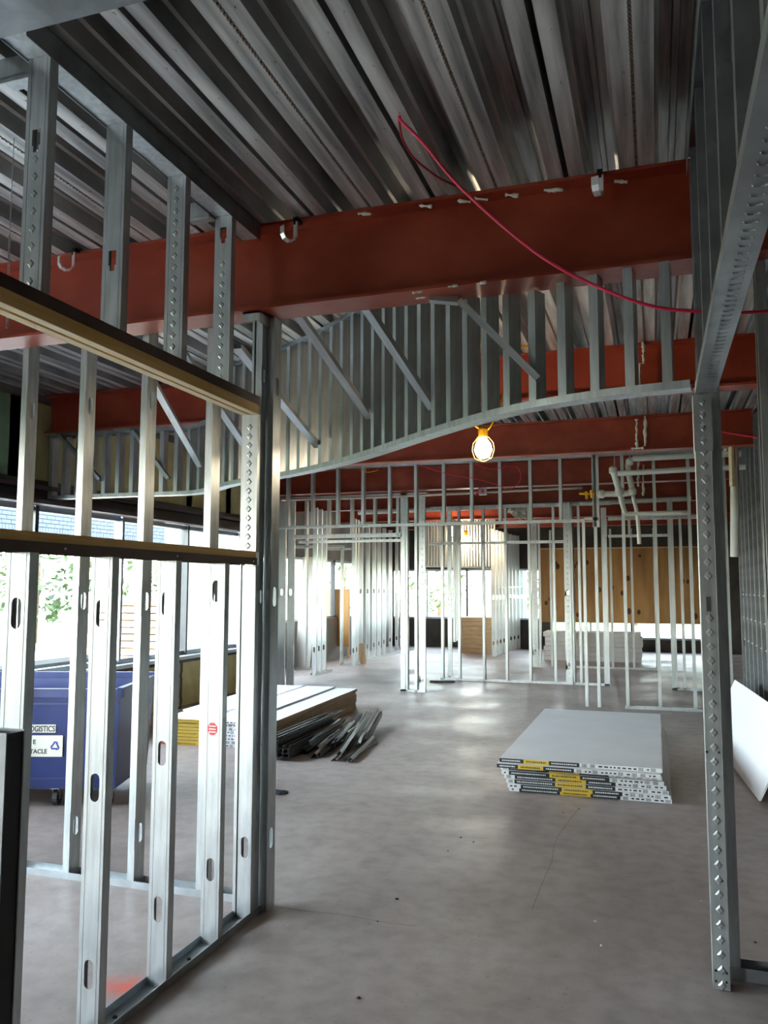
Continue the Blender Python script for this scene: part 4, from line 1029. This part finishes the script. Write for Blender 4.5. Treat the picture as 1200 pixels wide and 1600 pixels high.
# low drywall stacks in front of the back windows
for (u0, u1, v, Y, z1, la) in ((718, 768, 1000, 19.9, .86, 'brown pallet of drywall under the far centre window'), (850, 1002, 1000, 18.4, .62, 'low pale drywall pile under the far plywood')):
    a, c = ony(u0, v, Y).x, ony(u1, v, Y).x; t = thing('drywall_pile', la, 'drywall', ((a + c) / 2, Y, 0)); nn = 8 if z1 > .7 else 6
    for k in range(nn):
        b = MB(); d = rr.uniform(-.02, .02); b.box(a + d, c + d, Y + d, Y + .8 + d, k * z1 / nn + .002, (k + 1) * z1 / nn - .004); part('sheet', b, 'drywall_tan' if z1 > .7 else 'gypsum', t)
# leaning board behind the left opening
p0, p1 = onz(464, 1048), ony(474, 860, 14.4); b = MB(); b.hexa([(-6.82, 15.0, 0), (-6.50, 15.0, 0), (-6.50, 15.03, 0), (-6.82, 15.03, 0), (-6.82, 15.35, 2.2), (-6.42, 15.35, 2.2), (-6.42, 15.38, 2.2), (-6.82, 15.38, 2.2)])
tag(link('drywall_sheet', b.mesh('drywall_sheet', 'gypsum')), 'tall pale board leaning in the room behind the left opening', 'drywall')
c = ony(523, 940, 17.5); t = thing('plywood_sheet', 'weathered plywood board standing behind the left doorway', 'plywood', (c.x, 17.5, 0)); b = MB(); b.box(c.x - .35, c.x + .35, 17.5, 17.52, .25, 1.55); part('sheet', b, 'plywood', t); b = MB(); b.box(c.x - .35, c.x - .3, 17.52, 17.56, 0, 1.55); b.box(c.x + .3, c.x + .35, 17.52, 17.56, 0, 1.55); part('frame', b, 'scrap_wood', t)

# ================================================================== OUTSIDE
# brick upper wall of the building opposite
BX = -10.4
bk = thing('brick_building', 'pale blue-grey brick wall across the yard above the windows', 'building', (BX, 13, 2.4))
b = MB(); b.box(BX - .3, BX - .006, 7.5, 21, 2.42, 5.2); part('wall_core', b, 'mortar', bk)
b = MB(); b.box(BX - .3, BX + .02, 7.5, 21, 2.30, 2.42); part('soffit_beam', b, 'pale_cap', bk)
for yy in (7.6, 20.7): b = MB(); b.box(BX - .3, BX, yy, yy + .3, -.15, 2.30); part('pier', b, 'brick_blue', bk)
bm0 = MB(); bm0.box(-.006, .006, 0, .205, 0, .064); brick_me = bm0.mesh('brick', 'brick_blue')
BW, BH = .215, .074; nb_ = 0
for row in range(6):
    y = 8.2 + (BW / 2 if row % 2 else 0)
    while y < 18.6 and nb_ < 300:
        link('brick', brick_me, bk, (BX, y, 2.655 + row * BH)); y += BW; nb_ += 1
b = MB(); y = 8.2
while y < 18.6: b.box(BX - .006, BX + .006, y, y + .064, 2.435, 2.645); y += BH
o = part('soldier_course', b, 'brick_blue', bk); o['kind'] = 'stuff'
b = MB()
for row in range(6, 30):
    y = 8.2 + (BW / 2 if row % 2 else 0)
    while y < 18.6: b.box(BX - .006, BX + .006, y, y + .205, 2.655 + row * BH, 2.655 + row * BH + .064); y += BW
o = part('upper_brickwork', b, 'brick_blue', bk); o['kind'] = 'stuff'
# low slate coloured wall with pale cap just outside the glass
lo_w = thing('retaining_wall', 'low dark slate wall with a pale cap outside the left window', 'garden wall', (-7.4, 7.4, -.1))
b = MB(); b.box(-7.6, -7.3, 2.0, 9.6, -.1, .62); part('wall_body', b, 'slate', lo_w)
b = MB(); b.box(-8.6, -7.28, 2.0, 9.62, .62, .68); part('cap', b, 'pale_cap', lo_w)
# crossed white timber brace
tr = thing('timber_brace', 'white crossed timber props on the lawn outside the left window', 'timber brace', (-9, 9, -.1))
b = MB(); b.box(-9.06, -8.94, 10.05, 10.17, -.12, 2.3); part('post', b, 'truss_white', tr)
b = MB(); b.hexa([(-9.05, 9.1, -.12), (-8.97, 9.1, -.12), (-8.97, 9.22, -.12), (-9.05, 9.22, -.12), (-9.05, 10.0, 2.0), (-8.97, 10.0, 2.0), (-8.97, 10.12, 2.0), (-9.05, 10.12, 2.0)]); part('prop', b, 'truss_white', tr)
# stacked pallets / siding
pl_ = thing('timber_stack', 'sunlit pile of pale boards outside the right panes of the left window', 'timber', (-9.3, 13.2, -.1))
for k in range(12):
    b = MB(); b.box(-10.0 + rr.uniform(-.05, .05), -8.3, 12.6 + rr.uniform(-.1, .1), 15.4 + rr.uniform(-.2, .2), -.12 + k * .125, -.02 + k * .125); part('board', b, 'scrap_wood', pl_)
# fence and trees
def tree(x, y, h, r, m, label):
    t = thing('tree', label, 'tree', (x, y, -.2), 'trees outside the windows')
    b = MB(); b.tube([(x, y, -.2), (x + .1, y, h * .3), (x - .05, y + .1, h * .6), (x, y, h * .9)], [.16, .12, .09, .03], 8); part('trunk', b, 'bark', t, True)
    b = MB(); R = random.Random(int(x * 10 + y))
    for i in range(1500):
        a, e = R.uniform(0, 6.28), R.uniform(-1, 1); rad = r * (.45 + .55 * R.random()) * math.sqrt(max(.05, 1 - e * e * .8))
        c = Vector((x + rad * math.cos(a), y + rad * math.sin(a), h * .55 + e * h * .48)); s = R.uniform(.09, .2)
        q = [Vector((R.uniform(-1, 1), R.uniform(-1, 1), R.uniform(-1, 1))).normalized() * s for _ in range(2)]
        b.quad(c - q[0], c + q[1] * .5, c + q[0], c - q[1] * .5)
    o = part('foliage', b, m, t); o['kind'] = 'stuff'
TL = [(-15.5, 9.2, 6.0, 1.6, 'leaf', 'light green tree nearest the left picture edge'), (-16.5, 12.6, 6.5, 1.75, 'leaf_dark', 'dark green tree behind the white timber props'), (-17.5, 16.5, 6.2, 1.9, 'leaf', 'light green tree behind the second window pane'),
      (-18.5, 21.0, 7.0, 2.3, 'leaf_dark', 'dark tree behind the sunlit board pile'), (-18.0, 26.0, 7.0, 2.4, 'leaf', 'broad light tree behind the last left pane'),
      (-9.5, 37.0, 7.0, 1.9, 'leaf', 'light tree seen through the far centre window'), (-5.5, 39.0, 7.5, 2.0, 'leaf_dark', 'darker tree seen through the far window beside the dense studs'), (-13.6, 35.0, 7.0, 2.0, 'leaf', 'tree outside at the left of the far window'), (-1.0, 40.0, 7.0, 1.9, 'leaf', 'tree far outside behind the plywood gap')]
for a in TL: tree(*a)
